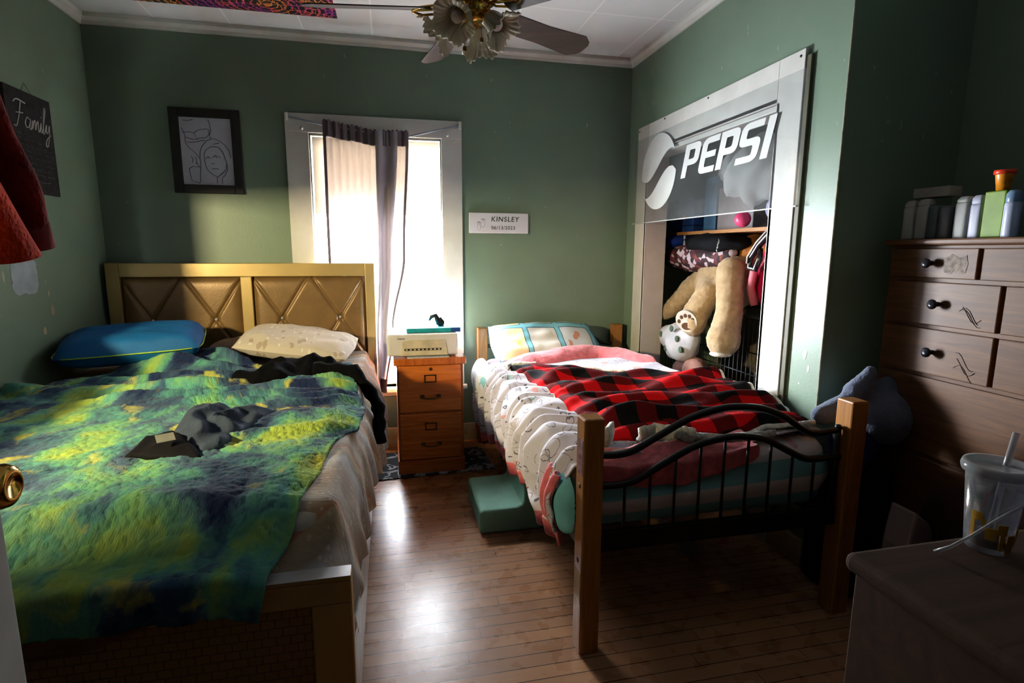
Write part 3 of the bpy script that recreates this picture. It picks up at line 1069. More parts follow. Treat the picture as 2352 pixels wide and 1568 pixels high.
fb = thing('family_sign', (0, -.6, 1.63), 'tilted dark chalkboard sign with cursive word on left wall', 'sign')
yl, yr, zb, zt = -.80, -.444, 1.631, 2.10
build('board', MB().box(.001, .016, yl, yr, zb, zt), M('charcoal_chalkboard', (54, 52, 52), .8, var=.2, nscale=30), fb, bevel=.002)
build('hanger', MB().tube([(.01, -.66, zt), (.005, -.62, zt + .045), (.01, -.58, zt)], .0012, 5), DARKBR, fb)
def cat2(pts, n=5):
    ks = [pts[0]] + list(pts) + [pts[-1]]
    out = []
    for i in range(1, len(ks) - 2):
        for k in range(n):
            t = k / n
            out.append(tuple(.5 * ((2 * ks[i][c]) + (-ks[i - 1][c] + ks[i + 1][c]) * t + (2 * ks[i - 1][c] - 5 * ks[i][c] + 4 * ks[i + 1][c] - ks[i + 2][c]) * t * t + (-ks[i - 1][c] + 3 * ks[i][c] - 3 * ks[i + 1][c] + ks[i + 2][c]) * t ** 3) for c in (0, 1)))
    out.append(pts[-1])
    return out
wd = MB()
for st_ in ([(0, .85), (.12, 1.0), (.45, .95)], [(.27, .97), (.22, .5), (.12, .02), (.02, .05)], [(.08, .5), (.36, .56)],
            [(.62, .40), (.52, .45), (.45, .25), (.5, .08), (.6, .14), (.65, .42), (.63, .12), (.68, .06), (.73, .40), (.74, .08), (.78, .34), (.83, .43), (.86, .08), (.90, .34), (.95, .43), (.98, .10), (1.03, .08), (1.08, .42), (1.08, .12), (1.13, .08), (1.20, .5), (1.26, .98), (1.20, .98), (1.18, .12), (1.24, .08), (1.30, .42), (1.31, .16), (1.37, .12), (1.44, .42), (1.43, -.1), (1.37, -.42), (1.30, -.38), (1.34, -.14), (1.50, .06)],
            [(1.085, .62), (1.09, .66)]):
    wd.tube([(.0172, -.765 + .195 * (p + .12 * q), 1.925 + .125 * q) for p, q in cat2(st_)], .0032, 6)
build('cursive_word', wd, M('chalk_white', (190, 188, 182), .9), fb)
ch = MB()
for k in range(8):
    z = 1.90 - k * .026
    yy = -.74
    while yy < -.50:
        L = rnd.uniform(.02, .05)
        ch.tube([(.0168, yy + i * L / 4, z + .004 * rnd.uniform(-1, 1)) for i in range(5)], .0011, 4)
        yy += L + .012
ch.tube([(.0168, -.64, 1.70), (.0168, -.60, 1.685), (.0168, -.52, 1.69)], .0013, 4)
build('small_lines', ch, M('faint_chalk', (112, 108, 104), .9), fb)

tp = MB().grid(lambda u, v: (-.02 + .05 + 1.405 * u, -.27 - 1.2 * v, ZC - .006 - .035 * abs(math.sin(3.14 * u * 2.5)) * math.sin(3.14 * min(1, v * 1.0)) - .012 * math.sin(3.14 * u * 3) ** 2 * v), 40, 30, uvfn=lambda u, v: (1.4 * u, 1.2 * v))
build('tapestry', tp, tapestry_mat(), label='dark tapestry with neon orange and purple swirls pinned to the ceiling', cat='tapestry', solid=.002)

# ------------------------------------------------------------------ ceiling fan
HX, HY = 2.045, -1.38
fan = thing('ceiling_fan', (HX, HY, ZC), 'brass ceiling fan with dark wood blades and ruffled glass lights', 'ceiling fan')
build('canopy', MB().lathe([(.0, ZC), (.07, ZC), (.068, ZC - .03), (.03, ZC - .07), (.015, ZC - .08), (.0, ZC - .08)][::-1], (HX, HY, 0), 24), BRASS, fan)
build('downrod', MB().lathe([(.012, 2.5), (.012, ZC - .06)], (HX, HY, 0), 12), BRASS, fan)
build('motor_housing', MB().lathe([(.0, 2.375), (.07, 2.375), (.105, 2.385), (.12, 2.41), (.125, 2.45), (.11, 2.49), (.06, 2.515), (.02, 2.53)], (HX, HY, 0), 32), BRASS, fan)
build('switch_housing', MB().lathe([(.0, 2.30), (.035, 2.302), (.052, 2.312), (.056, 2.33), (.056, 2.362), (.062, 2.368), (.06, 2.377), (.0, 2.377)], (HX, HY, 0), 28), BRASS, fan)
BLADEW = wood_mat('fan_blade_walnut', (48, 34, 28), (76, 56, 48), 0, .8, .5, .1)
for k, adeg in enumerate((27, 99, 171, 243, 315)):
    a = math.radians(adeg)
    R = Matrix.Translation((HX, HY, 2.365)) @ Matrix.Rotation(a, 4, 'Z')
    T = R @ Matrix.Translation((.16, 0, -.012)) @ Matrix.Rotation(math.radians(-17), 4, 'X')
    prof = []
    L, w0, w1 = .53, .062, .076
    for (xx, ww) in ((0, .035), (.01, w0), (.25, .06), (L - .06, w1), (L - .015, .05), (L, .028)):
        prof.append((xx, ww))
    outl = [(x_, w_) for x_, w_ in prof] + [(x_, -w_) for x_, w_ in prof[::-1]]
    mb = MB().prism(outl, 'z', -.003, .003)
    mb.v = [tuple(T @ Vector(p)) for p in mb.v]
    bl = build('blade', mb, BLADEW, fan, bevel=.0015)
    ir = MB()
    for sgn in (-1, 1):
        ir.tube([R @ Vector((.07, .012 * sgn, .012)), R @ Vector((.11, .03 * sgn, -.01)), R @ Vector((.15, .042 * sgn, -.016)), R @ Vector((.2, .04 * sgn, -.022)), R @ Vector((.235, .015 * sgn, -.022)), R @ Vector((.24, 0, -.022))], .005, 6)
    ir.tube([R @ Vector((.07, 0, .012)), R @ Vector((.14, 0, -.012)), R @ Vector((.24, 0, -.02))], .006, 6)
    build('blade_bracket', ir, BRASS, fan)
SHG = NT('frosted_ruffled_glass')
wv = SHG.noise(SHG.coord('World'), 60, 2)
SHG.out(Base_Color=(226, 214, 190), Roughness=.3, Transmission_Weight=.35, Subsurface_Weight=.0)
SHG = SHG.m
for k, (adeg, tilt) in enumerate(((-125, 42), (-32, 44), (152, 32), (62, 45))):
    a = math.radians(adeg)
    dirv = Vector((math.cos(a) * math.cos(math.radians(tilt)), math.sin(a) * math.cos(math.radians(tilt)), -math.sin(math.radians(tilt))))
    o0 = Vector((HX, HY, 2.338)) + Vector((math.cos(a), math.sin(a), 0)) * .035
    o1 = o0 + Vector((math.cos(a), math.sin(a), -.1)) * .028
    fit = build('light_fitter', MB().tube([o0, o1, o1 + dirv * .02], [.012, .012, .018], 12).lathe([(.0, 0), (.024, 0), (.026, .022), (.02, .03), (.0, .03)], o1 + dirv * .008, 16, tuple(dirv)), BRASS, fan)
    prof = [(.024, .0), (.034, .012), (.040, .03), (.042, .05), (.048, .07), (.062, .088), (.082, .098), (.090, .100)]
    def ruf(r, z, q, r0=.04):
        f = sstep(.04, .09, r)
        return (r * (1 + .05 * f * math.sin(q * 5 + 1)), z + f * (.012 * math.sin(q * 5) + .005 * math.sin(q * 22)) + .0015 * math.sin(q * 22) * sstep(.03, .06, r))
    o = build('glass_shade', MB().lathe(prof, o1 + dirv * .022, 110, tuple(dirv), ruf, caps=False), SHG, fan, solid=.002)
    build('bulb', MB().ball(o1 + dirv * .075, .026, 16).tube([o1 + dirv * .025, o1 + dirv * .06], .012, 10), M('frosted_bulb', (226, 206, 206), .25), fan)
for (dx, L) in ((-.03, .13), (.035, .09)):
    ch = MB().tube([(HX + dx, HY - .05, 2.32), (HX + dx * 1.1, HY - .055, 2.32 - L)], .0014, 5)
    ch.ball((HX + dx * 1.1, HY - .055, 2.32 - L - .008), .009, 10, (1, 1, 1.3))
    build('pull_chain', ch, DARKBR, fan)

# ================================================================== the large bed
bed = thing('double_bed', (.8, -1.35, 0), 'large gold-painted bed with tufted bronze headboard beside the left wall', 'bed')
HB0, HB1, HZT, HY0 = .03, 1.585, 1.281, -.1
hb = MB()
for (a, b, c, d_) in ((HB0, .103, .1, HZT), (.771, .837, .62, 1.197), (1.525, HB1, .1, HZT), (.103, 1.525, 1.197, HZT), (.103, 1.525, .55, .665)):
    hb.box(a, b, HY0 - .012, HY0 + .065, c, d_)
hbo = build('headboard', hb, GOLD, bed, bevel=.004)
def tuft(xa, xb):
    xc = (xa + xb) / 2
    bt = (xc - .178, xc + .178)
    zb_ = .932
    def f(u, v):
        x, z = xa + (xb - xa) * u, .665 + (1.197 - .665) * v
        best = 9
        for b in bt:
            for sx in (-1, 1):
                # grooves run diagonally through every button
                dd = abs((x - b) * .265 - sx * (z - zb_) * .165) / math.hypot(.265, .165)
                lo = min(bt) if sx else 0
                best = min(best, dd if abs(x - b) < .175 else 9)
        eb = min(x - xa, xb - x, z - .665, 1.197 - z)
        db = min(math.hypot(x - b, z - zb_) for b in bt)
        y = -.030 * (1 - math.exp(-eb / .02)) + .011 * math.exp(-(best / .009) ** 2) + .016 * math.exp(-(db / .018) ** 2)
        return (x, HY0 + .015 + y, z)
    o = build('tufted_panel', MB().grid(f, 130, 100), BRONZE, hbo)
    for b in bt:
        build('crystal_button', MB().ball((b, HY0 - .004, zb_), .0095, 12, (1, .6, 1)), CRYS, o)
tuft(.103, .771)
tuft(.837, 1.525)
FY, FZ = -2.6, .60
fbm = MB()
fbm.box(HB0, 1.568, FY, FY + .045, FZ - .012, FZ).box(HB0, 1.568, FY, FY + .04, .0, .14).box(HB0, .11, FY, FY + .04, .14, .53).box(1.475, 1.568, FY, FY + .04, .14, .53).box(HB0, 1.568, FY, FY + .04, .53, FZ - .012)
GOLDD = M('gold_brown_footboard_paint', (206, 160, 92), .42, .0, var=.06, nscale=5)
fo = build('footboard', fbm, GOLDD, bed, bevel=.004)
build('crocodile_panel', MB().box(.11, 1.475, FY + .006, FY + .035, .14, .53), CROC, fo)
build('top_cap', MB().box(1.2, 1.566, FY - .001, FY + .046, FZ, FZ + .0015), M('worn_silver_cap', (206, 206, 208), .35, .3), fo)
rail = MB().box(1.535, 1.562, FY + .04, -.16, .10, .33)
build('side_rail', rail, M('pale_rail_paint', (206, 204, 200), .35, .1), bed, bevel=.003)
build('side_rail', MB().box(.04, .065, FY + .04, -.16, .10, .33), GOLD, bed, bevel=.003)

def slab(x0, x1, y0, y1, z0, z1, rc=.08, re=.04, zf=None, n=10, sag=0., nx=24, ny=40):
    """mattress: rounded rectangle swept through a rounded edge profile, UV = (perimeter, height)"""
    per = []
    for (cx, cy, a0) in ((x1 - rc, y1 - rc, 0), (x0 + rc, y1 - rc, 90), (x0 + rc, y0 + rc, 180), (x1 - rc, y0 + rc, 270)):
        for k in range(n + 1):
            a = math.radians(a0 + 90 * k / n)
            per.append((cx + rc * math.cos(a), cy + rc * math.sin(a), math.cos(a), math.sin(a)))
    # densify straight runs
    P = []
    for i, p in enumerate(per):
        q = per[(i + 1) % len(per)]
        P.append(p)
        L = math.dist(p[:2], q[:2])
        k = int(L / .06)
        for j in range(1, k):
            t = j / k
            P.append(tuple(p[m_] + (q[m_] - p[m_]) * t for m_ in range(4)))
    prof = [(-re, z0)] + [(-re + re * math.sin(math.radians(a)), z0 + re - re * math.cos(math.radians(a))) for a in (30, 60, 90)]
    prof += [(0 + sag * math.sin(math.pi * t), z0 + re + (z1 - z0 - 2 * re) * t) for t in (.2, .4, .6, .8)]
    prof += [(-re + re * math.cos(math.radians(a)), z1 - re + re * math.sin(math.radians(a))) for a in (0, 30, 60, 90)] + [(-re * 2.5, z1 + .004)]
    zf = zf or (lambda x, y: 0)
    vs, uvs, fs = [], [], []
    for inn, z in prof:
        s_ = 0
        for i, p in enumerate(P):
            x, y = p[0] + p[2] * inn, p[1] + p[3] * inn
            vs.append((x, y, z + zf(x, y) * (z - z0) / (z1 - z0) + zf(x, y) * 0))
            uvs.append((s_, z - z0))
            s_ += math.dist(p[:2], P[(i + 1) % len(P)][:2])
    m_ = len(P)
    for k in range(len(prof) - 1):
        for i in range(m_):
            fs.append((k * m_ + i, k * m_ + (i + 1) % m_, (k + 1) * m_ + (i + 1) % m_, (k + 1) * m_ + i))
    fs.append([i for i in range(m_)][::-1])
    fs.append([(len(prof) - 1) * m_ + i for i in range(m_)])
    return MB().add(vs, fs, True, uvs)

MT = .70
build('mattress', slab(.07, 1.515, -2.46, -.14, .34, MT - .012, .08, .04), M('cream_mattress_ticking', (206, 196, 180), .85), label='thick mattress under the beige sheet on the large gold bed', cat='mattress')

# sheet: drawn over the mattress, hanging down its right side and tucked behind the footboard
def q_top(x, y):
    return MT + .018 * sstep(-1.1, -.2, y) - .12 * sstep(-2.40, -2.545, y) * 1.0
def sheet(u, v):
    y = -.125 - v * (2.42)
    s_ = u * 1.93
    xe = 1.50
    zt = MT + .004 + .003 * ns(s_ * 4, y * 4, 3)
    if y < -2.38:
        zt -= .115 * sstep(2.38, 2.545, -y)
    if s_ < xe - .04:
        x, z = .03 + s_, zt
        z += .0
        return (x, y, z)
    hem = interp([(-2.6, .33), (-2.0, .36), (-1.5, .37), (-1.1, .33), (-.8, .35), (-.45, .40), (-.12, .50)], y)
    dd = (s_ - (xe - .04)) / (1.93 - (xe - .04))
    a = min(1, dd / .22)
    fall = max(0, (dd - .12) / .88)
    fold = (.5 + .5 * math.sin(y * 34 + 4.2 * ns(y * 2.4, fall * 1.2, 8) - fall * 5.0)) ** 1.4
    bulge = interp([(-2.6, .0), (-2.1, .012), (-1.5, .03), (-1.0, .075), (-.6, .08), (-.2, .03)], y)
    x = .03 + xe - .04 + .04 * math.sin(a * math.pi / 2) + (.012 + bulge * math.sin(min(1, fall * 1.05) * 1.75)) * sstep(0, .3, fall) + .03 * fold * fall * (.5 + .5 * sstep(-2.5, -1.6, y))
    z = zt - .035 * (1 - math.cos(a * math.pi / 2)) - (zt - hem) * fall + .012 * math.sin(y * 17) * fall
    return (x, y, z)
build('fitted_sheet', MB().grid(sheet, 130, 200, uvfn=lambda u, v: (u * 1.93, v * 2.42)), QUILT, label='beige patchwork sheet hanging over the right side of the large bed', cat='sheet', solid=.003)

def flap(u, v):
    x = .85 + .43 * u - .12 * (1 - u) * v
    p = v * .16
    zt = FZ + .006
    if p < .05:
        return (x, FY + .045 - p, zt + .003)
    return (x, FY - .004 - .012 * math.sin(3 * v) - .004 * ns(x * 9, v * 3, 1), zt - (p - .05) * (1 - .75 * sstep(.45, 1.0, u)))
build('bedspread_corner', MB().grid(flap, 30, 18, uvfn=lambda u, v: (u * .5, v * .2)), M('tan_quilted_cotton', (138, 98, 70), .9, var=.1, bump=.3, bscale=120), label='tan bedspread corner hanging over the gold footboard under the plush blanket', cat='bedspread', solid=.003)

# tie-dye plush blanket
XL = .022
def xr_(y):
    return interp([(-2.75, 1.36), (-2.6, 1.385), (-2.41, 1.43), (-2.15, 1.462), (-1.95, 1.476), (-1.86, 1.50), (-1.79, 1.542), (-1.57, 1.552), (-1.35, 1.52), (-1.1, 1.485), (-.83, 1.44)], y)
def yt_(x):
    return interp([(.02, -.98), (.2, -.86), (.4, -.62), (.6, -.42), (.78, -.36), (.95, -.62), (1.15, -.80), (1.45, -.86)], x)
def blank_z(x, y):
    top = sstep(-1.75, -1.0, y)
    r1 = ridges(x, y, 1.45, 34, 2.2, .45, 1.5)
    r2 = ridges(x, y, 1.25, 20, 6.1, .6, 1.8)
    r3 = ridges(x, y, 1.9, 30, 11.3, .7, 2.0)
    z = MT + .022 + .040 * r1 * top + .018 * r2 * (1 - .5 * top) + .022 * r3 * top * (1 - sstep(.6, 1.2, x))
    z += .034 * math.exp(-((y + 1.28 - .10 * (x - .8)) / .035) ** 2) * sstep(.35, .6, x)
    for (yc_, sl_, am, wd_, xa_, xb_) in ((-.93, .22, .030, .028, .25, 1.0), (-1.03, .16, .034, .026, .4, 1.2), (-1.13, .10, .030, .024, .5, 1.5), (-1.40, .12, .026, .030, .7, 1.5), (-1.50, .16, .030, .026, .85, 1.55), (-1.60, .22, .026, .03, 1.0, 1.55), (-1.98, .30, .018, .03, .9, 1.5), (-.80, -.3, .04, .035, .3, .9), (-.62, -.45, .04, .04, .4, .9)):
        z += am * math.exp(-((y - yc_ - sl_ * (x - .9) - .03 * ns(x * 4, yc_, 1)) / wd_) ** 2) * sstep(xa_, xa_ + .25, x) * (1 - sstep(xb_ - .12, xb_ + .05, x))
    z += .05 * math.exp(-(((x - .55) / .22) ** 2 + ((y + .68) / .12) ** 2)) + .04 * math.exp(-(((x - .75) / .15) ** 2 + ((y + .5) / .12) ** 2))
    z += .03 * math.exp(-(((x - 1.33) / .14) ** 2 + ((y + 1.72) / .09) ** 2)) + .008 * ns(x * 9, y * 9, 5)
    return z
def fluff(x, y):
    return .0035 * ns(x * 75, y * 75, 3) + .003 * ns(x * 34, y * 60, 9)
def blanket(u, v):
    x0 = XL + (1.45 - XL) * u
    yt = yt_(x0)
    yb = -2.695 + .012 * math.sin(u * 5)
    L = yt + (yb - yt) * v
    y = L
    xr = xr_(y)
    x = XL + (xr - XL) * u
    z = blank_z(x, y)
    # right edge rolls under
    e = sstep(.94, 1, u)
    roll = sstep(-2.0, -1.75, y)
    z -= e * (.018 + .008 * roll)
    x += e * .01 * roll
    # top edge thick hem
    z -= .014 * (1 - sstep(0, .012, v))
    # foot: slopes to the footboard and hangs over it
    z -= (.085) * sstep(2.36, 2.53, -y)
    yfold = FY - .012
    if y < yfold:
        over = yfold - y
        z = z - over * 1.0 + .004 * math.sin(x * 40)
        y = yfold - .008 - .006 * math.sin(min(1, over / .05) * 1.57) + .003 * ns(x * 12, 1, 1)
    f = fluff(x, y) + .004 * ns(x * 22, y * 22, 4)
    return (x, y, z + f)
build('plush_blanket', MB().grid(blanket, 300, 460, uvfn=lambda u, v: (u * 1.5, v * 2.3)), TIEDYE, label='fluffy green blue and yellow tie-dye blanket spread over the large bed', cat='blanket', solid=.008, off=-1.0)
# folded-back corner of the blanket near the black shirt
build('plush_blanket_corner', crumple_mb([(1.33, -.93), (1.45, -.95), (1.50, -.86), (1.47, -.78), (1.40, -.77), (1.35, -.84)], MT + .03, .05, 4.2, freq=20, n=60), TIEDYE, label='turned-up green corner of the tie-dye blanket beside the black shirt', cat='blanket')

# pillows
Rz = lambda a: Matrix.Rotation(math.radians(a), 4, 'Z')
Rx = lambda a: Matrix.Rotation(math.radians(a), 4, 'X')
Ry = lambda a: Matrix.Rotation(math.radians(a), 4, 'Y')
bp = thing('foam_pillow', (.34, -.6, .75), 'bright blue mesh foam pillow with lime piping near the left wall', 'pillow')
bm_ = Matrix.Translation((.335, -.56, .868)) @ Rz(12) @ Rx(9) @ Ry(-2)
build('pillow_body', pillow_mb(.66, .40, .155, bm_, 3, p=7, wr=.003), BLUEP, bp)
pp = []
for k in range(90):
    t = 2 * math.pi * k / 90
    cx, sx = math.cos(t), math.sin(t)
    pp.append(bm_ @ Vector((.329 * math.copysign(abs(cx) ** .28, cx), .199 * math.copysign(abs(sx) ** .28, sx), .0)))
build('piping', MB().tube(pp, .0035, 6, closed=True), LIME, bp)
wp = Matrix.Translation((1.14, -.40, .815)) @ Rz(-7) @ Ry(7) @ Rx(10)
build('pillow', pillow_mb(.66, .40, .15, wp, 5, p=3.2, wr=.010), BEIGEP, label='pale beige dotted pillow with patterned edge in front of the right headboard panel', cat='pillow')
wp2 = Matrix.Translation((.90, -.27, .78)) @ Rz(3) @ Rx(4)
build('pillow', pillow_mb(.58, .26, .11, wp2, 8, p=3, wr=.01), M('taupe_pillowcase', (170, 150, 130), .85, var=.1, bump=.3, bscale=20), label='flat taupe pillow half hidden behind the beige dotted pillow', cat='pillow')

# clothes on the bed
bs = thing('black_shirt', (1.2, -.95, .75), 'rumpled black long-sleeved shirt on the tie-dye blanket below the beige pillow', 'shirt')
build('body', crumple_mb([(.93, -1.10), (1.02, -.98), (1.06, -.86), (1.15, -.80), (1.28, -.78), (1.40, -.84), (1.45, -.93), (1.36, -1.02), (1.28, -1.06), (1.15, -1.13), (1.04, -1.15)], lambda x, y: MT + .035, .10, 2.7, freq=26, flat=.45, rings=20, n=110), BLACKC, bs)
slv = []
for k in range(22):
    t = k / 21
    p = Vector((1.30, -1.02, .775)).lerp(Vector((1.49, -1.05, .765)), min(1, t * 3))
    if t > .3333:
        q = (t - .3333) / .6667
        p = Vector((1.49 + .12 * math.sin(min(1, q * 1.8) * 1.5), -1.05 - .22 * q, .765 - .03 * min(1, q * 3) - .27 * q))
    slv.append(p)
sl = MB().tube(slv, [.03 + .006 * math.sin(k * 1.9) + .008 * (k < 8) for k in range(22)], 14)
build('sleeve', sl, BLACKC, bs)
gs = thing('grey_shorts', (1.02, -1.82, .74), 'small crumpled slate grey shorts lying in the middle of the tie-dye blanket', 'shorts')
zgs = lambda x, y: MT + .026
build('legs', crumple_mb([(.93, -1.62), (1.03, -1.60), (1.10, -1.66), (1.22, -1.60), (1.21, -1.70), (1.17, -1.84), (1.14, -2.02), (1.09, -2.04), (1.02, -1.98), (.95, -1.92), (.93, -1.78)], zgs, .085, 6.6, freq=24, flat=.4, rings=20, n=100), GREYC, gs)
build('waistband', crumple_mb([(.86, -1.86), (.93, -1.80), (.98, -1.86), (1.02, -1.93), (1.08, -2.03), (1.10, -2.08), (.98, -2.06), (.87, -2.02)], zgs, .05, 1.6, freq=30, flat=.6, n=80), DARKC, gs)
build('fabric_tag', MB().obb((.985, -2.02, .785), (.05, .035, .002), (math.radians(28), 0, .5)), M('pale_grey_tag', (150, 150, 140), .7), gs)

# ================================================================== filing cabinet
KX0, KX1, KYF, KYB, KH = 1.70, 2.109, -.58, -.07, .737
fc = thing('filing_cabinet', (1.905, -.33, 0), 'two-drawer orange oak filing cabinet standing under the window', 'cabinet')
mb = MB().box(KX0 + .006, KX1 - .006, KYF + .006, KYB, .09, .685)
build('body', mb, CABW, fc, bevel=.003)
build('plinth', MB().box(KX0, KX1, KYF - .004, KYB, 0, .092), CABWX, fc, bevel=.005)
build('top', MB().box(KX0 - .012, KX1 + .012, KYF - .012, KYB + .005, .685, .728), CABW, fc, bevel=.006)
for i, (z0, z1) in enumerate(((.10, .385), (.398, .683))):
    dr = build('drawer', MB().box(KX0 + .018, KX1 - .022, KYF - .010, KYF + .01, z0, z1), CABWX, fc, bevel=.004)
    xc = (KX0 + KX1) / 2 - .003
    zc = z0 + .205
    lh = MB()
    w_, h_ = .036, .024
    y0 = KYF - .0135
    for (a, b, c_, d_) in ((-w_, w_, h_ - .007, h_), (-w_, w_, -h_, -h_ + .007), (-w_, -w_ + .007, -h_, h_), (w_ - .007, w_, -h_, h_)):
        lh.box(xc + a, xc + b, y0, KYF - .009, zc + c_, zc + d_)
    build('label_holder', lh, DARKBR, dr)
    hz = z0 + .095
    hd = MB().tube([(xc - .048, KYF - .01, hz), (xc - .046, KYF - .03, hz - .004), (xc - .02, KYF - .036, hz - .008), (xc + .02, KYF - .036, hz - .008), (xc + .046, KYF - .03, hz - .004), (xc + .048, KYF - .01, hz)], .005, 8)
    hd.box(xc - .062, xc - .036, KYF - .013, KYF - .009, hz - .012, hz + .012).box(xc + .036, xc + .062, KYF - .013, KYF - .009, hz - .012, hz + .012)
    build('handle', hd, DARKBR, dr)
build('lock', MB().lathe([(.0, 0), (.010, 0), (.010, .004), (.007, .006), (.0, .006)], ((KX0 + KX1) / 2, KYF - .009, .662), 16, (0, -1, 0)), DARKBR, fc)

build('placemat', MB().box(1.77, 2.02, -.585, -.2, .728, .733), M('pale_printed_placemat', (200, 204, 212), .6, var=.2, nscale=30), label='pale printed mat under the printer on the oak cabinet', cat='mat', bevel=.001)
pr = thing('printer', (1.86, -.36, .733), 'white inkjet printer with beige output slot on top of the oak cabinet', 'printer')
PX0, PX1, PY0, PY1, PZ0, PZ1 = 1.655, 2.078, -.545, -.22, .734, .868
build('casing', MB().box(PX0, PX1, PY0, PY1, PZ0, PZ1), WHITEP, pr, bevel=.016, seg=4)
ot = M('beige_output_tray', (222, 206, 172), .4)
tr = MB().prism([(1.745, PZ1 - .042), (1.752, PZ1 - .036), (1.995, PZ1 - .036), (2.002, PZ1 - .042), (2.015, PZ0 + .004), (1.732, PZ0 + .004)], 'y', PY0 - .004, PY0 + .01)
trp = build('output_tray', tr, ot, pr, bevel=.002)
build('slot', MB().box(1.755, 1.975, PY0 - .0055, PY0, PZ0 + .035, PZ0 + .048), DARK, trp)
rl = MB()
for k in range(9):
    rl.box(1.762 + k * .024, 1.775 + k * .024, PY0 - .0065, PY0 - .005, PZ0 + .038, PZ0 + .045)
build('rollers', rl, ot, trp)
text('brand_lettering', 'Canon', .017, (1.737, PY0 - .0006, PZ1 - .025), FRONT, M('grey_lettering', (90, 90, 96), .5), pr, .0004, 0, .0003)
bt = thing('paper_pack', (1.94, -.42, .868), 'flat turquoise pack of paper lying on the white printer', 'paper pack')
build('wrapper', MB().box(1.772, 2.098, -.50, -.28, .869, .897), M('turquoise_wrapper', (34, 170, 186), .4, var=.15, nscale=25), bt, bevel=.004)
build('end_label', MB().box(2.04, 2.099, -.5012, -.28, .871, .8965), M('navy_label', (30, 74, 150), .4), bt)
cl = thing('hair_clip', (1.94, -.4, .897), 'black curved claw clip standing on the turquoise pack', 'hair clip')
c1 = MB()
c1.tube([(1.915, -.40, .93), (1.93, -.40, .955), (1.955, -.40, .962), (1.965, -.40, .94), (1.975, -.40, .915), (2.0, -.40, .902)], [.006, .013, .016, .018, .02, .012], 12)
c1.tube([(1.965, -.39, .93), (1.985, -.38, .935), (2.0, -.385, .915), (2.003, -.39, .90)], [.012, .016, .014, .008], 10)
build('shell', c1, DARK, cl)
tt = MB()
for k in range(6):
    tt.tube([(1.968 + k * .006, -.41, .92), (1.966 + k * .007, -.418, .9), (1.962 + k * .008, -.42, .8985)], .002, 5)
build('teeth', tt, DARK, cl)

build('floor_mat', MB().prism([(1.50, -.64), (2.30, -.60), (2.27, -.20), (1.52, -.19)], 'z', .0005, .008), mat_rug(), label='black and grey printed mat on the floor beneath the oak cabinet', cat='mat', bevel=.002)

# foam steps
st = MB()
prof = [(2.072, .0), (2.072, .122), (2.265, .124), (2.282, .135), (2.292, .15), (2.297, .30), (2.56, .30), (2.56, 0)]
st.prism(prof, 'y', -1.395, -.97)
build('foam_steps', st, FOAM, label='seafoam green two-level foam step beside the small bed', cat='step stool', bevel=.022, seg=5)

# ================================================================== the small bed
TX0, TX1, TYF, TYB, TH = 2.269, 3.348, -2.264, -.108, .833
tb = thing('single_bed', (2.81, -1.18, 0), 'small bed with square pine posts and curved black metal ends by the closet', 'bed')
def post(x0, x1, y0, y1):
    return build('post', MB().box(x0, x1, y0, y1, 0, TH), PINE, tb, bevel=.006)
pw, pd = .07, .075
pn = post(TX0, TX0 + pw, TYF, TYF + pd)
post(TX1 - pw, TX1, TYF, TYF + pd)
post(TX0, TX0 + pw, TYB, TYB + pd)
post(TX1 - pw, TX1, TYB, TYB + pd)
stk = MB().box(TX0 - .0008, TX0, TYF + .012, TYF + .055, .64, .76)
build('sticker', stk, M('faded_photo_sticker', (120, 84, 84), .5, var=.6, nscale=50), pn)
build('bare_strip', MB().box(TX0 - .0008, TX0, TYF + .008, TYF + .066, .19, .30), M('pale_wood_strip', (214, 178, 120), .5), pn)
for z in (.60, .335):
    build('bolt_hole', MB().lathe([(.0, 0), (.009, 0), (.009, .0012), (0, .0012)], (TX0 - .0001, TYF + .035, z), 12, (-1, 0, 0)), M('dark_bolt_hole', (30, 18, 10), .6), pn)
yc = TYF + .04
def smooth_path(keys, n=60, y=yc):
    out = []
    x0, x1 = keys[0][0], keys[-1][0]
    # monotone-ish catmull rom
    ks = [keys[0]] + list(keys) + [keys[-1]]
    for i in range(1, len(ks) - 2):
        p0, p1, p2, p3 = ks[i - 1], ks[i], ks[i + 1], ks[i + 2]
        for k in range(8):
            t = k / 8
            f = lambda a, b, c, d: .5 * ((2 * b) + (-a + c) * t + (2 * a - 5 * b + 4 * c - d) * t * t + (-a + 3 * b - 3 * c + d) * t ** 3)
            out.append((f(p0[0], p1[0], p2[0], p3[0]), y, f(p0[1], p1[1], p2[1], p3[1])))
    out.append((keys[-1][0], y, keys[-1][1]))
    return out
upk = [(2.338, .697), (2.40, .694), (2.46, .705), (2.55, .750), (2.66, .803), (2.76, .828), (2.83, .833), (2.93, .822), (3.03, .785), (3.11, .735), (3.17, .715), (3.262, .722)]
lok = [(2.338, .588), (2.42, .588), (2.48, .602), (2.57, .648), (2.68, .700), (2.78, .722), (2.86, .725), (2.96, .706), (3.06, .655), (3.13, .622), (3.20, .616), (3.279, .618)]
build('upper_rail', MB().tube(smooth_path(upk), .0125, 12), BLACKM, tb)
build('lower_rail', MB().tube(smooth_path(lok), .0125, 12), BLACKM, tb)
build('end_upright', MB().tube([(3.262, yc, .42), (3.262, yc, .727)], .011, 10).ball((3.262, yc, .73), .0135, 12), BLACKM, tb)
for k in range(9):
    x = 2.432 + k * .0925
    zt = interp(lok, x)
    build('spindle', MB().tube([(x, yc, .42), (x, yc, zt)], .0052, 8), BLACKM, tb)
build('bottom_rail', MB().box(TX0 + pw, TX1 - pw, yc - .012, yc + .012, .355, .425), BLACKM, tb, bevel=.004)
yh = TYB + .04
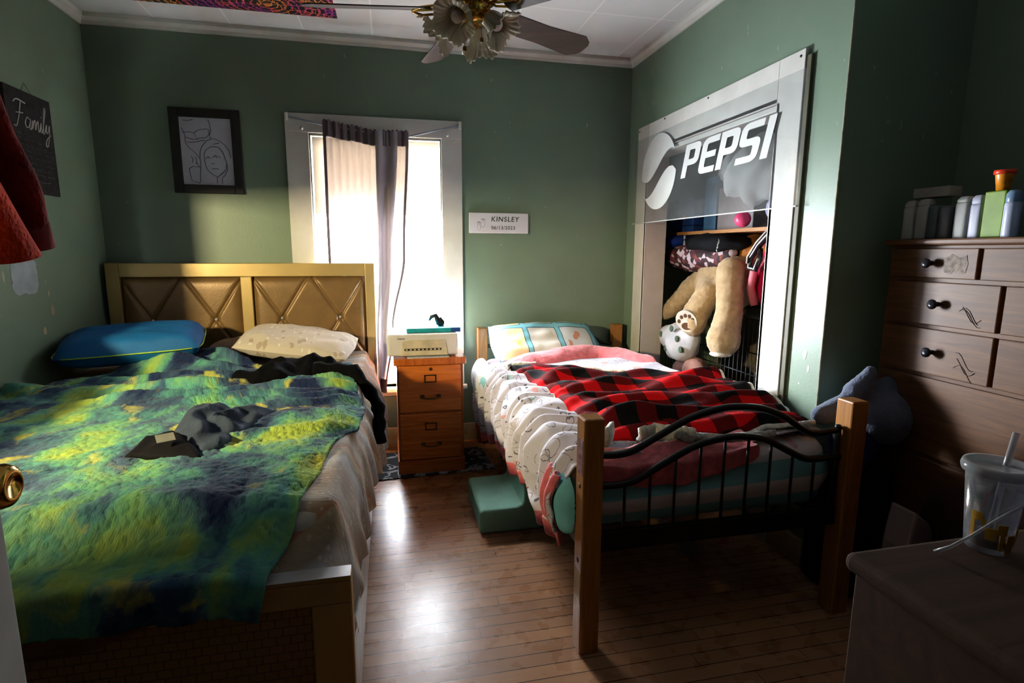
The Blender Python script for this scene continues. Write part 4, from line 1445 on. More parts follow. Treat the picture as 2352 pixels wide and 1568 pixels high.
build('headboard_arch', MB().tube(smooth_path([(2.338, .700), (2.45, .700), (2.6, .765), (2.76, .815), (2.87, .822), (2.98, .81), (3.1, .76), (3.2, .70), (3.279, .69)], y=yh), .0125, 12), BLACKM, tb)
for x in (2.5, 2.62, 2.74, 2.86, 2.98, 3.1):
    build('spindle', MB().tube([(x, yh, .42), (x, yh, interp([(2.45, .70), (2.6, .765), (2.76, .815), (2.98, .81), (3.1, .76)], x))], .0052, 8), BLACKM, tb)
build('side_rail', MB().box(TX0 + .03, TX0 + .055, TYF + pd, TYB, .33, .41), BLACKM, tb)
build('side_rail', MB().box(TX1 - .055, TX1 - .03, TYF + pd, TYB, .33, .41), BLACKM, tb)
sl_ = MB()
for k in range(10):
    y = TYF + .2 + k * .195
    sl_.box(TX0 + .04, TX1 - .04, y, y + .07, .385, .398)
build('slats', sl_, PINE, tb)

tilt = lambda x, y: .055 * (x - 2.27) / 1.0 - .01
build('mattress', slab(2.285, 3.305, -2.185, -.15, .405, .615, .10, .06, tilt, sag=.02), STRIPE, label='teal and white striped mattress visible behind the black bed-end spindles', cat='mattress')
# teal side of the fitted sheet bulging out near the two left posts
def bulge(x, y0, y1, z0, z1, r):
    def f(u, v):
        a = -math.pi / 2 + math.pi * u
        b = v
        e = math.sin(math.pi * b) ** .45
        return (x - r * math.cos(a) * e + .004 * ns(u * 6, b * 6, x), y0 + (y1 - y0) * b, (z0 + z1) / 2 + (z1 - z0) / 2 * math.sin(a) * (.3 + .7 * e))
    return MB().grid(f, 20, 30)
sb = thing('striped_sheet_edge', (2.2, -1.2, .4), 'loose teal and white sheet edge bulging from the left side of the small bed', 'sheet')
build('head_bulge', bulge(2.27, -.70, -.12, .40, .665, .085), print_mat('teal_white_sheet', (232, 236, 240), [(5., 0., .34, (140, 208, 220), .6)]), sb)
build('foot_bulge', bulge(2.265, -2.20, -1.99, .375, .60, .062), TEALS, sb)

def t_top(x, y):
    return .625 + .055 * (x - 2.27) - .01
hemk = [(-2.14, .40), (-2.03, .39), (-1.68, .41), (-1.36, .405), (-1.015, .352), (-.72, .30), (-.56, .285), (-.40, .33)]
def c_z(x, y):
    side = 1 - sstep(2.32, 2.62, x)
    ph = y * 52 + 20 * (x - 2.32) + 6.5 * ns(y * 2.7, 0, 3) + 2.5 * ns(y * 9, 0, 8)
    return t_top(x, y) + .018 + .016 * ridges(x, y, 1.9, 26, 3.1, .6) + .032 * (.5 + .5 * math.sin(ph)) ** 1.3 * side + .010 * ns(x * 4, y * 4, 2)
def comf(u, v, dz=0., drop=0., out=0.):
    y = -.38 - v * 1.76
    wt = 1.03
    hem = interp(hemk, y) + .035 - drop + .014 * ns(y * 9, 3, 6)
    s_ = (1 - u) * 1.42      # measured from the right edge
    xe = 2.27
    if s_ < wt - .05:
        x = 3.30 - s_
        z = c_z(x, y) + dz
        z -= .03 * (1 - sstep(0, .05, s_))
        y += .015 * ns(x * 3, y * 2, 5) * (1 if v in (0, 1) else 1)
        return (x, y, z)
    x1 = 3.30 - (wt - .05)
    q = (s_ - (wt - .05)) / (1.42 - wt + .05)
    a = min(1, q / .25)
    fall = max(0, (q - .12) / .88)
    zt = c_z(x1, y) + dz
    ph = y * 52 + 7 * fall + 6.5 * ns(y * 2.7, fall * .8, 3) + 2.5 * ns(y * 9, fall * 2, 8)
    fold = (.5 + .5 * math.sin(ph)) ** 1.2 * (.6 + .8 * abs(ns(y * 5, fall, 17)))
    x = x1 - .055 * math.sin(a * math.pi / 2) - (.010 + .060 * fold) * sstep(0, .35, fall + .1 * a) - .008 * math.sin(fall * 2.2) - out
    z = zt - .04 * (1 - math.cos(a * math.pi / 2)) - (zt - hem) * fall + .012 * math.sin(ph * .5) * fall
    return (x, y, z)
cmf = thing('comforter', (2.7, -1.25, .5), 'white comforter printed with dark doodles, coral plush underside, on the small bed', 'comforter')
build('printed_top', MB().grid(comf, 200, 330, uvfn=lambda u, v: (u * 1.42, v * 1.76)), COMF, cmf, solid=.006, off=-1)
# coral plush edge showing below the hem
def cedge(u, v):
    a = comf(.0, v, 0, 0, 0)
    b = comf(.0, v, 0, .050, .002)
    w = .006 * math.sin(v * 97 + 3 * ns(v * 9, 1, 1)) + .010 * ns(v * 40, 2, 1)
    t = u
    return (a[0] - .003 + .012 * t, a[1], a[2] + .008 + (b[2] - a[2] - .008) * t + w * t)
build('coral_underside_edge', MB().grid(cedge, 8, 330), CORAL, cmf, solid=.008)
def cfoot(u, v):
    x = 2.33 + .62 * u
    z0 = t_top(x, -2.2) + .030 + .004 * math.sin(u * 20)
    a = v * (.055 + .045 * math.sin(math.pi * u))
    yy = -2.10 - .10 * sstep(0, .5, v)
    return (x, yy - .006 * math.sin(u * 30 + v * 5), z0 + .008 - a * (v ** .5) * 1.2 + .006 * math.sin(v * 14))
build('coral_foot_fold', MB().grid(cfoot, 60, 18), CORAL, cmf, solid=.014)
def cfold(k):
    # the turned-back vertical coral folds beside the near post
    def f(u, v):
        y = -2.02 - .075 * k - .05 * u + .02 * v
        z = .60 - (.60 - .375 + .03 * (1 - k)) * v
        x = 2.262 - .055 * math.sin(math.pi * (.15 + .8 * v)) - .016 * math.sin(math.pi * u) - .006 * k
        return (x, y, z)
    return MB().grid(f, 10, 24)
build('coral_side_fold', cfold(0), CORAL, cmf, solid=.01)
build('coral_side_fold', cfold(1), CORAL, cmf, solid=.01)
# turned-down coral top
def ctop(u, v):
    x = 2.33 + .93 * u
    yy0 = interp([(0, -.50), (.25, -.40), (.6, -.34), (.85, -.42), (1, -.62)], u)
    yy1 = interp([(0, -.64), (.3, -.60), (.7, -.54), (1, -.84)], u)
    y = yy0 + (yy1 - yy0) * v
    prof = math.sin(math.pi * min(1, v * 1.05)) ** .6
    h = interp([(0, .03), (.25, .07), (.6, .085), (.85, .06), (1, .03)], u)
    z = t_top(x, y) + .022 + h * prof * (1 - .35 * v) + .014 * ridges(x, y, 1.2, 40, 4.4, .8) * prof + .006 * ns(x * 14, y * 14, 2)
    return (x, y, z)
build('coral_turn_down', MB().grid(ctop, 120, 40), CORAL, cmf, solid=.01)

# twin pillow
tp_ = Matrix.Translation((2.70, -.31, .742)) @ Rz(1.5) @ Rx(32)
build('pillow', pillow_mb(.76, .42, .13, tp_, 11, p=4.2, wr=.006), panel_pillow_mat(), label='teal pillow with rounded picture panels at the head of the small bed', cat='pillow')

# red and black checked throw with fleece edge
def quad(u, v):
    tl, tr_, bl, br = (2.36, -.66), (3.345, -1.27), (2.44, -2.02), (3.24, -2.13)
    x = (tl[0] * (1 - u) + tr_[0] * u) * (1 - v) + (bl[0] * (1 - u) + br[0] * u) * v
    y = (tl[1] * (1 - u) + tr_[1] * u) * (1 - v) + (bl[1] * (1 - u) + br[1] * u) * v
    x += .05 * math.sin(math.pi * v) * (1 - u) * math.sin(v * 3) + .015 * ns(v * 6, 1, 2)
    y += -.03 * math.sin(math.pi * u) * (1 - v) + .025 * ns(u * 7, 3, 4) * v - .08 * math.sin(math.pi * u) * v * (1 - v) + .05 * math.exp(-((u - .38) / .08) ** 2) * v ** 4
    return x, y
def r_z(x, y, u, v):
    z = c_z(x, y) + .018
    ku = sstep(.0, .14, u)
    z += ku * (.056 * ridges(x, y, 1.15, 26, 5.5, .8, 1.8) + .036 * ridges(x, y, 1.5, 48, 9.9, .7, 1.8))
    z += .035 * math.exp(-(((x - 2.62) / .10) ** 2 + ((y + 1.85) / .10) ** 2)) + .03 * math.exp(-(((x - 3.05) / .2) ** 2 + ((y + 1.6) / .2) ** 2))
    e = min(u, 1 - u, v, 1 - v)
    z -= .02 * (1 - sstep(0, .04, e))
    return z
def red(u, v):
    x, y = quad(u, v)
    return (x, y, r_z(x, y, u, v))
rb = thing('checked_throw', (2.85, -1.6, .65), 'red and black buffalo-check throw with cream fleece lining across the small bed', 'throw blanket')
build('checked_face', MB().grid(red, 190, 210, uvfn=lambda u, v: (u * 1.15, v * 1.35)), CHECK, rb, solid=.007, off=-1)
def edge_tube(fn, n, r0, seed):
    pts, rs = [], []
    for k in range(n + 1):
        u, v = fn(k / n)
        p = Vector(red(u, v))
        pts.append(p + Vector((0, 0, .003)))
        rs.append(r0 * (1 + .25 * ns(k * .35, seed)))
    return MB().tube(pts, rs, 10)
build('fleece_edge', edge_tube(lambda t: (t, .0), 90, .017, 1), SHERPA, rb)
build('fleece_edge', edge_tube(lambda t: (1., .0 + t), 70, .010, 2), SHERPA, rb)
build('fleece_edge', edge_tube(lambda t: (t, 1.), 90, .010, 3), SHERPA, rb)
build('fleece_edge', edge_tube(lambda t: (0., t), 70, .006, 4), SHERPA, rb)
# fleece lining turned up at the corners and foot
def lip(path, w, h, seed):
    def f(u, v):
        k = u * (len(path) - 1)
        i = min(int(k), len(path) - 2)
        t = k - i
        p = Vector(path[i]).lerp(Vector(path[i + 1]), t)
        a = v * 2.4
        z = t_top(p.x, p.y) + .045
        return (p.x + .004 * ns(u * 9, v * 3, seed), p.y - w * math.sin(a) * .6 - .01, z + h * (1 - math.cos(a)) * .5 + .004 * ns(u * 14, v * 5, seed))
    return MB().grid(f, 40, 12)
build('fleece_lining', lip([(2.33, -2.03), (2.36, -2.06), (2.42, -2.055), (2.46, -2.0)], .05, .085, 1), SHERPA, rb, solid=.016)
build('fleece_lining', lip([(2.55, -2.04), (2.62, -2.02), (2.70, -2.08), (2.73, -2.12)], .045, .06, 2), SHERPA, rb, solid=.016)
build('fleece_lining', lip([(2.73, -2.10), (2.82, -2.15), (2.92, -2.17), (3.02, -2.17)], .03, .03, 3), SHERPA, rb, solid=.014)
build('fleece_lining', lip([(2.34, -.70), (2.37, -.66), (2.44, -.67), (2.52, -.70)], .05, .035, 4), SHERPA, rb, solid=.016)

# things under the small bed
build('paper_sheet', MB().obb((2.98, -1.75, .03), (.10, .07, .002), (.9, .1, .3)), M('dim_paper', (170, 165, 158), .8), label='small pale paper scrap on the floor under the small bed', cat='paper')

# ================================================================== closet contents
CX = 3.62
build('closet_shelf', MB().box(3.66, 4.2, YE + .062, -.002, 1.475, 1.495), wood_mat('shelf_pine', (150, 96, 44), (186, 130, 70), 1, 1, .5), kind='structure')
cr = thing('wire_crate', (3.9, -.95, 0), 'tall black wire crate filling the lower closet behind the teddy bear', 'crate')
WIRE = M('black_wire', (30, 31, 34), .35, .5)
wm = MB()
x0, x1, y0, y1, zt = 3.70, 4.15, -1.36, -.12, .99
for z in (.02, .34, .66, zt):
    wm.tube([(x0, y0, z), (x0, y1, z)], .004, 6).tube([(x1, y0, z), (x1, y1, z)], .004, 6).tube([(x0, y0, z), (x1, y0, z)], .004, 6).tube([(x0, y1, z), (x1, y1, z)], .004, 6)
for k in range(31):
    y = y0 + (y1 - y0) * k / 30
    wm.tube([(x0, y, .02), (x0, y, zt)], .0017, 5).tube([(x0, y, zt), (x1, y, zt)], .0017, 5)
for k in range(10):
    x = x0 + (x1 - x0) * k / 9
    wm.tube([(x, y0, .02), (x, y0, zt)], .0017, 5)
build('wire_panels', wm, WIRE, cr)
build('corner_post', MB().box(x0 - .012, x0 + .012, y0 - .04, y0 - .004, .0, 1.03), M('grey_steel_post', (74, 78, 84), .3, .8), cr, bevel=.003)
build('tray', MB().box(x0, x1, y0, y1, .0, .018), DARK, cr)

BEAR = NT('tan_bear_plush')
v = BEAR.coord('World')
BEAR.out(Base_Color=(BEAR.ramp(BEAR.noise(v, 24, 4), [(.3, (186, 146, 96)), (.7, (226, 192, 142))]), 0), Roughness=.95, Sheen_Weight=.5)
BEAR.bump(BEAR.noise(v, 150, 4, .7), .9, .012)
BEAR = BEAR.m
tbear = thing('teddy_bear', (3.7, -.7, .8), 'large tan teddy bear with hanging legs stuffed in the closet', 'teddy bear')
blob('body', [
    ('b', (3.82, -.66, 1.17), .20, (1, 1.1, .95)),
    ('b', (3.74, -.86, 1.22), .12),
    ('l', (3.66, -.92, 1.25), (3.60, -1.02, 1.02), .085, .078),
    ('l', (3.60, -1.02, 1.02), (3.545, -1.06, .86), .078, .092),
    ('b', (3.54, -1.07, .865), .098, (1, .95, 1.05)),
    ('l', (3.74, -.62, 1.17), (3.62, -.76, 1.10), .10, .085),
    ('l', (3.62, -.76, 1.10), (3.56, -.735, .98), .08, .085),
    ('b', (3.545, -.735, .94), .102, (.75, 1, 1.08)),
    ('l', (3.80, -.50, 1.20), (3.70, -.42, 1.10), .10, .085),
    ('l', (3.70, -.42, 1.10), (3.60, -.34, .96), .08, .06),
    ('l', (3.60, -.34, .96), (3.58, -.30, .93), .058, .05),
], BEAR, tbear, vox=.012, smooth=6, disp=.012)
# foot pad facing out
pc = Vector((3.478, -.765, .935))
pn_ = Vector((-.82, -.52, -.18)).normalized()
padm = MB()
q = Vector((0, 0, 1)).rotation_difference(pn_)
def disc(mb, cx, cy, rx, ry, lift, n=20):
    vs = [pc + q @ Vector((cx + rx * math.cos(2 * math.pi * k / n), cy + ry * math.sin(2 * math.pi * k / n), lift)) for k in range(n)]
    vs2 = [p - pn_ * .03 for p in vs]
    mb.add(vs + vs2, [tuple(range(n))] + [(k, n + k, n + (k + 1) % n, (k + 1) % n) for k in range(n)])
disc(padm, 0, 0, .068, .075, .004)
pad = build('foot_pad', padm, M('pale_foot_pad', (214, 204, 190), .9), tbear, bevel=.004)
e1, e2 = q @ Vector((1, 0, 0)), q @ Vector((0, 1, 0))
# choose in-plane frame: up is world z projected
upp = (Vector((0, 0, 1)) - pn_ * pn_.z).normalized()
sd = upp.cross(pn_)
paw = MB()
def disc2(mb, a, b, rx, ry, n=18):
    c = pc + sd * a + upp * b + pn_ * .0055
    vs = [c + sd * rx * math.cos(2 * math.pi * k / n) + upp * ry * math.sin(2 * math.pi * k / n) for k in range(n)]
    vs2 = [p - pn_ * .004 for p in vs]
    mb.add(vs + vs2, [tuple(range(n))] + [(k, n + k, n + (k + 1) % n, (k + 1) % n) for k in range(n)])
disc2(paw, .002, -.032, .034, .024)
for a, b in ((-.048, -.004), (-.030, .024), (-.004, .036), (.024, .034), (.044, .014)):
    disc2(paw, a, b, .011, .013)
build('paw_print', paw, M('brown_felt', (96, 66, 48), .9), pad)
disc_b = MB().ball((3.515, -1.09, .785), .062, 16, (1, 1, .28))
build('foot_pad', disc_b, M('pale_foot_pad2', (214, 206, 194), .9, var=.2, nscale=40), tbear)

def heap(name, c, r, mat, label, cat, seed, amp=.25, **kw):
    """soft crumpled lump"""
    mb = MB().ball(c, 1., 40, r)
    vs = []
    for p in mb.v:
        d = Vector(p) - Vector(c)
        k = 1 + amp * ns(p[0] * 9, p[1] * 9 + p[2] * 9, seed) + amp * .5 * ridges(p[1] + p[2], p[0] + p[2], .7, 40, seed)
        vs.append(tuple(Vector(c) + d * k))
    mb.v = vs
    return build(name, mb, mat, label=label, cat=cat, **kw)
heap('floral_cloth', (3.76, -.42, 1.335), (.16, .40, .11), floral_mat(), 'maroon and white flowered cloth draped over the teddy bear', 'cloth', 3)
hd = thing('black_hoodie', (3.72, -.75, 1.38), 'black sweatshirt with white lettering folded on top of the closet pile', 'sweatshirt')
hm = heap('cloth', (3.74, -.62, 1.415), (.14, .30, .07), M('black_cotton', (24, 25, 30), .9), None, None, 6, .2)
hloc = hm.location.copy()
hm.parent = hd
hm.matrix_parent_inverse = Matrix.Translation(-hd.location)
LET = M('dull_white_print', (170, 172, 176), .8)
FACE = basis((-.35, -.94, 0), (0, 0, 1))
text('number_lettering', '201', .07, (3.585, -.50, 1.42), FACE @ Matrix.Rotation(math.radians(-90), 3, 'Z'), LET, hd, .001)
text('word_lettering', 'you', .06, (3.60, -.86, 1.40), FACE @ Matrix.Rotation(math.radians(55), 3, 'Z'), LET, hd, .001)
heap('blue_shirt', (3.74, -.24, 1.43), (.13, .22, .055), M('royal_blue_cotton', (22, 48, 128), .85, var=.25), 'royal blue folded shirt at the far end of the closet pile', 'shirt', 9)
heap('tan_bag', (3.9, -.86, 1.36), (.14, .24, .10), M('orange_tan_cloth', (156, 96, 48), .85, var=.3), 'orange tan cloth bundle behind the black sweatshirt in the closet', 'cloth bundle', 12)

# pink backpack
bpk = thing('pink_backpack', (3.85, -1.22, .99), 'glossy hot pink backpack with curved strap standing on the wire crate', 'backpack')
PINK = M('hot_pink_vinyl', (206, 22, 72), .3, var=.1, nscale=10, coat=.3)
bb = MB().grid(lambda u, v: None, 0, 0) if False else MB()
bb.ball((3.86, -1.20, 1.215), 1., 32, (.14, .25, .235))
bb.v = [(3.86 + max(-.11, min(.11, p[0] - 3.86)) * 1.1, -1.20 + max(-.2, min(.2, p[1] + 1.20)) * 1.1, 1.215 + (p[2] - 1.215) * (1 + .06 * ns(p[1] * 5, p[2] * 5, 1))) for p in bb.v]
build('bag_body', bb, PINK, bpk)
build('front_pocket', MB().ball((3.755, -1.25, 1.12), 1., 24, (.05, .15, .11)), M('deep_pink_vinyl', (170, 14, 58), .3, coat=.3), bpk)
build('strap', MB().tube([(3.72, -1.08, 1.06), (3.70, -1.06, 1.16), (3.70, -1.08, 1.26), (3.72, -1.13, 1.32), (3.75, -1.18, 1.30)], .022, 10), M('dusty_pink_strap', (196, 96, 112), .6), bpk)
dk = MB()
for k in range(5):
    dk.tube([(3.71, -1.12 - .05 * k, 1.42 - .05 * k), (3.70, -1.20 - .04 * k, 1.38 - .05 * k)], .008, 6)
build('pale_piping', MB().tube([(3.735, -1.30, 1.36), (3.725, -1.36, 1.25), (3.735, -1.36, 1.12)], .012, 8), M('rose_piping', (226, 110, 140), .4), bpk)

sw = thing('swirled_strap', (3.64, -1.22, 1.35), 'black and white patterned strap dangling below the clear sign', 'strap')
build('band', MB().tube([(3.63, -1.36, 1.50), (3.63, -1.30, 1.47), (3.62, -1.22, 1.40), (3.615, -1.16, 1.33), (3.61, -1.165, 1.275), (3.61, -1.215, 1.27), (3.615, -1.235, 1.32), (3.62, -1.23, 1.38)], [.02, .022, .02, .018, .018, .018, .018, .014], 10), M('black_shiny_band', (20, 16, 20), .25, coat=.5), sw)
build('white_stripe', MB().tube([(3.605, -1.30, 1.48), (3.597, -1.22, 1.41), (3.593, -1.16, 1.335), (3.588, -1.165, 1.30)], .005, 6), M('white_stripe_vinyl', (220, 216, 220), .3), sw)

# pale bag, little plush and leftovers at the bottom
wb = thing('cloth_bag', (3.62, -.45, .66), 'white cloth bag with green dots below the bear foot', 'bag')
heap_c = (3.58, -.52, .765)
mb = MB().ball(heap_c, 1., 36, (.10, .20, .125))
mb.v = [tuple(Vector(heap_c) + (Vector(p) - Vector(heap_c)) * (1 + .3 * ns(p[1] * 8, p[2] * 8, 4))) for p in mb.v]
build('cloth', mb, M('white_soft_bag', (214, 212, 222), .7, var=.1, bump=.3, bscale=30), wb)
for y, z in ((-.40, .80), (-.62, .80), (-.50, .72), (-.66, .735), (-.56, .86)):
    build('green_dot', MB().ball((3.487 + .25 * abs(y + .52) ** 1.3, y, z), .022, 12, (.4, 1, 1)), M('sage_green_dot', (92, 112, 96), .8), wb)
pp_ = thing('pink_plush', (3.62, -.75, .55), 'dusty pink plush toy with a curled arm on the closet floor pile', 'plush toy')
blob('body', [('b', (3.62, -.66, .60), .085), ('l', (3.6, -.72, .62), (3.56, -.84, .60), .055, .04), ('l', (3.56, -.84, .60), (3.55, -.90, .64), .038, .03), ('b', (3.62, -.5, .57), .07)], M('dusty_pink_plush', (190, 142, 132), .9, var=.1, bump=.4, bscale=60), pp_, vox=.012)
build('storage_tote', MB().box(3.57, 3.68, -1.15, -.38, .0, .53), M('dark_tote', (34, 36, 42), .5), label='dark storage box on the closet floor under the plush toys', cat='box', bevel=.015)
build('folded_cloth', MB().obb((3.60, -.98, .548), (.12, .26, .03), (0, .05, .1)), M('teal_cloth', (60, 150, 150), .8), label='folded teal cloth on the dark storage box in the closet', cat='cloth', bevel=.01)
build('white_bowl', MB().lathe([(.0, 0), (.03, .0), (.06, .03), (.072, .07), (.068, .07), (.055, .032), (.0, .008)], (3.60, -1.42, .60), 28, (-.6, .3, .75)), M('white_glazed', (220, 224, 232), .25), label='upturned white bowl leaning behind the closet casing', cat='bowl')
build('narrow_bin', MB().box(3.55, 3.66, -1.52, -1.30, .0, .60), M('dark_bin', (26, 27, 30), .5), label='narrow dark bin on the closet floor beside the right jamb', cat='bin', bevel=.01)

# upper shelf
bluebox = build('cardboard_box', MB().box(3.72, 3.98, -.36, -.02, 1.496, 1.72), M('blue_box', (36, 72, 150), .6, var=.2), label='blue box at the far end of the closet shelf', cat='box', bevel=.006)
build('round_sticker', MB().lathe([(0, 0), (.016, 0), (.016, .001), (0, .001)], (3.7195, -.24, 1.60), 14, (-1, 0, 0)), M('orange_round_sticker', (226, 90, 40), .5), bluebox)
build('storage_box', MB().box(3.74, 4.05, -.98, -.62, 1.496, 1.76), M('grey_mauve_box', (140, 130, 132), .6, var=.06), label='grey mauve storage box in the middle of the closet shelf', cat='box', bevel=.006)
build('storage_box', MB().box(3.74, 4.0, -.60, -.46, 1.496, 1.84), M('slate_blue_box', (56, 98, 134), .6, var=.15), label='tall slate blue box beside the grey mauve one on the shelf', cat='box', bevel=.006)
cb = heap('clear_bag', (3.68, -1.08, 1.82), (.12, .30, .17), None if False else sheer_mat('cloudy_plastic', (226, 228, 226), .45, .4), 'bulging cloudy plastic bag on the closet shelf behind the lettering', 'plastic bag', 15, .3)
heap('floral_tote', (3.78, -1.33, 1.60), (.12, .22, .11), M('lilac_and_teal_print', (150, 150, 184), .5, var=.5, nscale=16), 'lilac and teal crumpled tote at the near end of the closet shelf', 'tote bag', 17, .3)
heap('pink_ball', (3.66, -1.0, 1.545), (.045, .045, .045), M('pink_ball_vinyl', (226, 70, 120), .4), 'small pink ball on the closet shelf', 'ball', 2, .02)
build('green_bag', MB().box(3.9, 4.1, -1.15, -.82, 1.76, 1.99).ball((4.0, -1.2, 1.9), .12, 16), M('bright_green_bag', (104, 160, 52), .6, var=.2), label='bright green bag high up behind the plastic bag', cat='bag', bevel=.02)

# ------------------------------------------------------------------ clear sign with lettering
sg = thing('clear_sign', (3.37, -.97, 1.55), 'clear acrylic sign with white lettering hung across the closet doorway', 'sign')
SX = 3.372
sheet_ = build('acrylic_sheet', MB().box(SX - .003, SX + .001, -1.778, -.158, 1.553, 2.105), glass_mat('clear_acrylic', (.95, .96, .96), .03, .10, haze=.07), sg)
build('lip', MB().box(SX - .006, SX + .002, -1.778, -.158, 1.5505, 1.556), M('frosted_edge', (190, 196, 194), .3), sg)
WL = M('white_vinyl_lettering', (214, 216, 212), .45, var=.02)
def rounded(pts, r, n=5):
    out = []
    m_ = len(pts)
    for i, p in enumerate(pts):
        a, b = Vector(pts[i - 1]), Vector(pts[(i + 1) % m_])
        rr = r if len(p) < 3 else p[2]
        p = Vector(p[:2])
        a, b = Vector(a[:2]), Vector(b[:2])
        d1, d2 = (a - p), (b - p)
        k = min(rr, d1.length * .48, d2.length * .48)
        if k < 1e-5:
            out.append((p.x, p.y))
            continue
        s_, e_ = p + d1.normalized() * k, p + d2.normalized() * k
        for j in range(n + 1):
            t = j / n
            q = s_.lerp(p, t).lerp(p.lerp(e_, t), t)
            out.append((q.x, q.y))
    return out
def sign_shape(name, loops, xoff, mapf):
    cu = bpy.data.curves.new(name, 'CURVE')
    cu.dimensions = '2D'
    cu.fill_mode = 'BOTH'
    cu.extrude = .0006
    for lp in loops:
        sp = cu.splines.new('POLY')
        sp.points.add(len(lp) - 1)
        for i, p in enumerate(lp):
            x, y = mapf(*p)
            sp.points[i].co = (x, y, 0, 1)
        sp.use_cyclic_u = True
    to = bpy.data.objects.new(name, cu)
    COL.objects.link(to)
    me = bpy.data.meshes.new_from_object(to.evaluated_get(bpy.context.evaluated_depsgraph_get()))
    bpy.data.objects.remove(to)
    # local (x,y) -> world: x runs toward the camera (-y), y up
    me.transform(Matrix.Translation((xoff, 0, 0)) @ WEST.to_4x4())
    mb = MB().add([v.co[:] for v in me.vertices], [list(p.vertices) for p in me.polygons])
    return build(name, mb, WL, sg)
LH, Z0L = .180, 1.783
def L(pts, r=.0):
    return rounded(pts, r)
# letters in a unit box (w x 1), heavy strokes, sheared
letters = [
    (.0, .62, [[(0, 0, 0), (0, 1, .02), (.62, 1, .18), (.62, .36, .2), (.2, .36, 0), (.2, 0, 0)], [(.2, .82, .02), (.2, .54, .02), (.42, .54, .06), (.42, .82, .06)]]),
    (.70, .60, [[(.0, 0, .2), (0, 1, .24), (.60, 1, 0), (.60, .83, 0), (.2, .83, .06), (.2, .60, 0), (.55, .60, 0), (.55, .43, 0), (.2, .43, 0), (.2, .17, .06), (.60, .17, 0), (.60, 0, 0)]]),
    (1.36, .62, [[(0, 0, 0), (0, 1, .02), (.62, 1, .18), (.62, .36, .2), (.2, .36, 0), (.2, 0, 0)], [(.2, .82, .02), (.2, .54, .02), (.42, .54, .06), (.42, .82, .06)]]),
    (2.02, .66, [[(0, 0, 0), (0, .17, 0), (.44, .17, .06), (.44, .42, .06), (0, .42, .18), (0, 1, .24), (.64, 1, 0), (.64, .83, 0), (.2, .83, .05), (.2, .60, .05), (.64, .60, .18), (.64, 0, .24)]]),
    (2.76, .22, [[(0, 0, 0), (0, 1, 0), (.2, 1, 0), (.2, 0, 0)]]),
]
LW = .258
for off, w_, loops in letters:
    ls = [rounded(lp, 0) for lp in loops]
    sign_shape('letter', ls, SX - .0042, lambda x, y, off=off: (.80 + (off + x) * LW + .055 * y - .0, Z0L + y * LH))
# round emblem: two white lobes parted by a clear wave
def emblem():
    cx, cz, R = .515, 1.862, .232
    def pt(a, r=R):
        return (cx + r * math.cos(a) * .98, cz + r * math.sin(a))
    wave = lambda t, o: (cx - R * .93 + 1.86 * R * t, cz + o + .085 * math.sin((t - .5) * math.pi * 1.35))
    up = [pt(math.radians(a)) for a in range(28, 192, 5)]
    up += [wave(t / 16, .035) for t in range(1, 16)]
    lo = [pt(math.radians(a)) for a in range(216, 358, 5)]
    lo += [wave(1 - t / 16, -.07) for t in range(1, 16)]
    sign_shape('emblem_lobe', [up], SX - .0042, lambda x, y: (x, y))
    sign_shape('emblem_lobe', [lo], SX - .0042, lambda x, y: (x, y))
emblem()

# ================================================================== right side: dresser, bottles, desk
DX0, DX1, DY1, DY0, DH = 3.60, 3.955, -2.03, -3.30, 1.41
ds = thing('tall_dresser', (3.78, -2.67, 0), 'tall scuffed brown chest of drawers in the dark alcove on the right', 'dresser')
build('carcass', MB().box(DX0 + .015, DX1, DY0, DY1, .0, DH - .022), DRES, ds, bevel=.003)
build('top', MB().box(DX0 - .012, DX1, DY0 - .01, DY1 + .012, DH - .022, DH), DRES, ds, bevel=.006)
KNOB = M('pewter_knob', (60, 60, 66), .3, .8)
SCR = M('dark_scratch', (40, 24, 18), .8)
rows = [(1.27, 1.375, [(-2.05, -2.375), (-2.39, -2.76), (-2.775, -3.28)]), (1.10, 1.255, [(-2.05, -2.46), (-2.475, -3.28)]), (.92, 1.085, [(-2.05, -2.46), (-2.475, -3.28)]), (.62, .905, [(-2.05, -3.28)]), (.33, .605, [(-2.05, -3.28)]), (.04, .315, [(-2.05, -3.28)])]
for ri, (z0, z1, cols) in enumerate(rows):
    for (ya, yb) in cols:
        dw = build('drawer', MB().box(DX0, DX0 + .03, yb, ya, z0, z1), DRES, ds, bevel=.003)
        yk = (ya + yb) / 2
        kb = MB().lathe([(.0, 0), (.009, 0), (.008, .012), (.017, .020), (.018, .026), (.012, .031), (.0, .032)], (DX0, yk, (z0 + z1) / 2), 18, (-1, 0, 0))
        build('knob', kb, KNOB, dw)
        if ri in (1, 2):
            sc = MB()
            for k in range(3):
                yy, zz = yk - .07 - .05 * rnd.random(), (z0 + z1) / 2 + .04 * rnd.uniform(-1, 1)
                sc.tube([(DX0 - .0004, yy - .03 * t, zz + .02 * math.sin(t * 2 + k) - .01 * t) for t in [q / 6 * 2.2 for q in range(7)]], .0011, 4)
            build('scratches', sc, SCR, dw)
# peeling sticker on the top left drawer
stn = [(-.04, .02), (-.035, -.03), (-.01, -.035), (0, -.02), (.015, -.035), (.04, -.03), (.045, .0), (.038, .03), (.012, .02), (-.012, .034), (-.03, .022)]
sko = build('torn_sticker', MB().prism([(-2.30 - a, 1.322 + b) for a, b in stn], 'x', DX0 - .001, DX0), M('torn_pale_sticker', (128, 112, 98), .7, var=.5, nscale=60), ds)

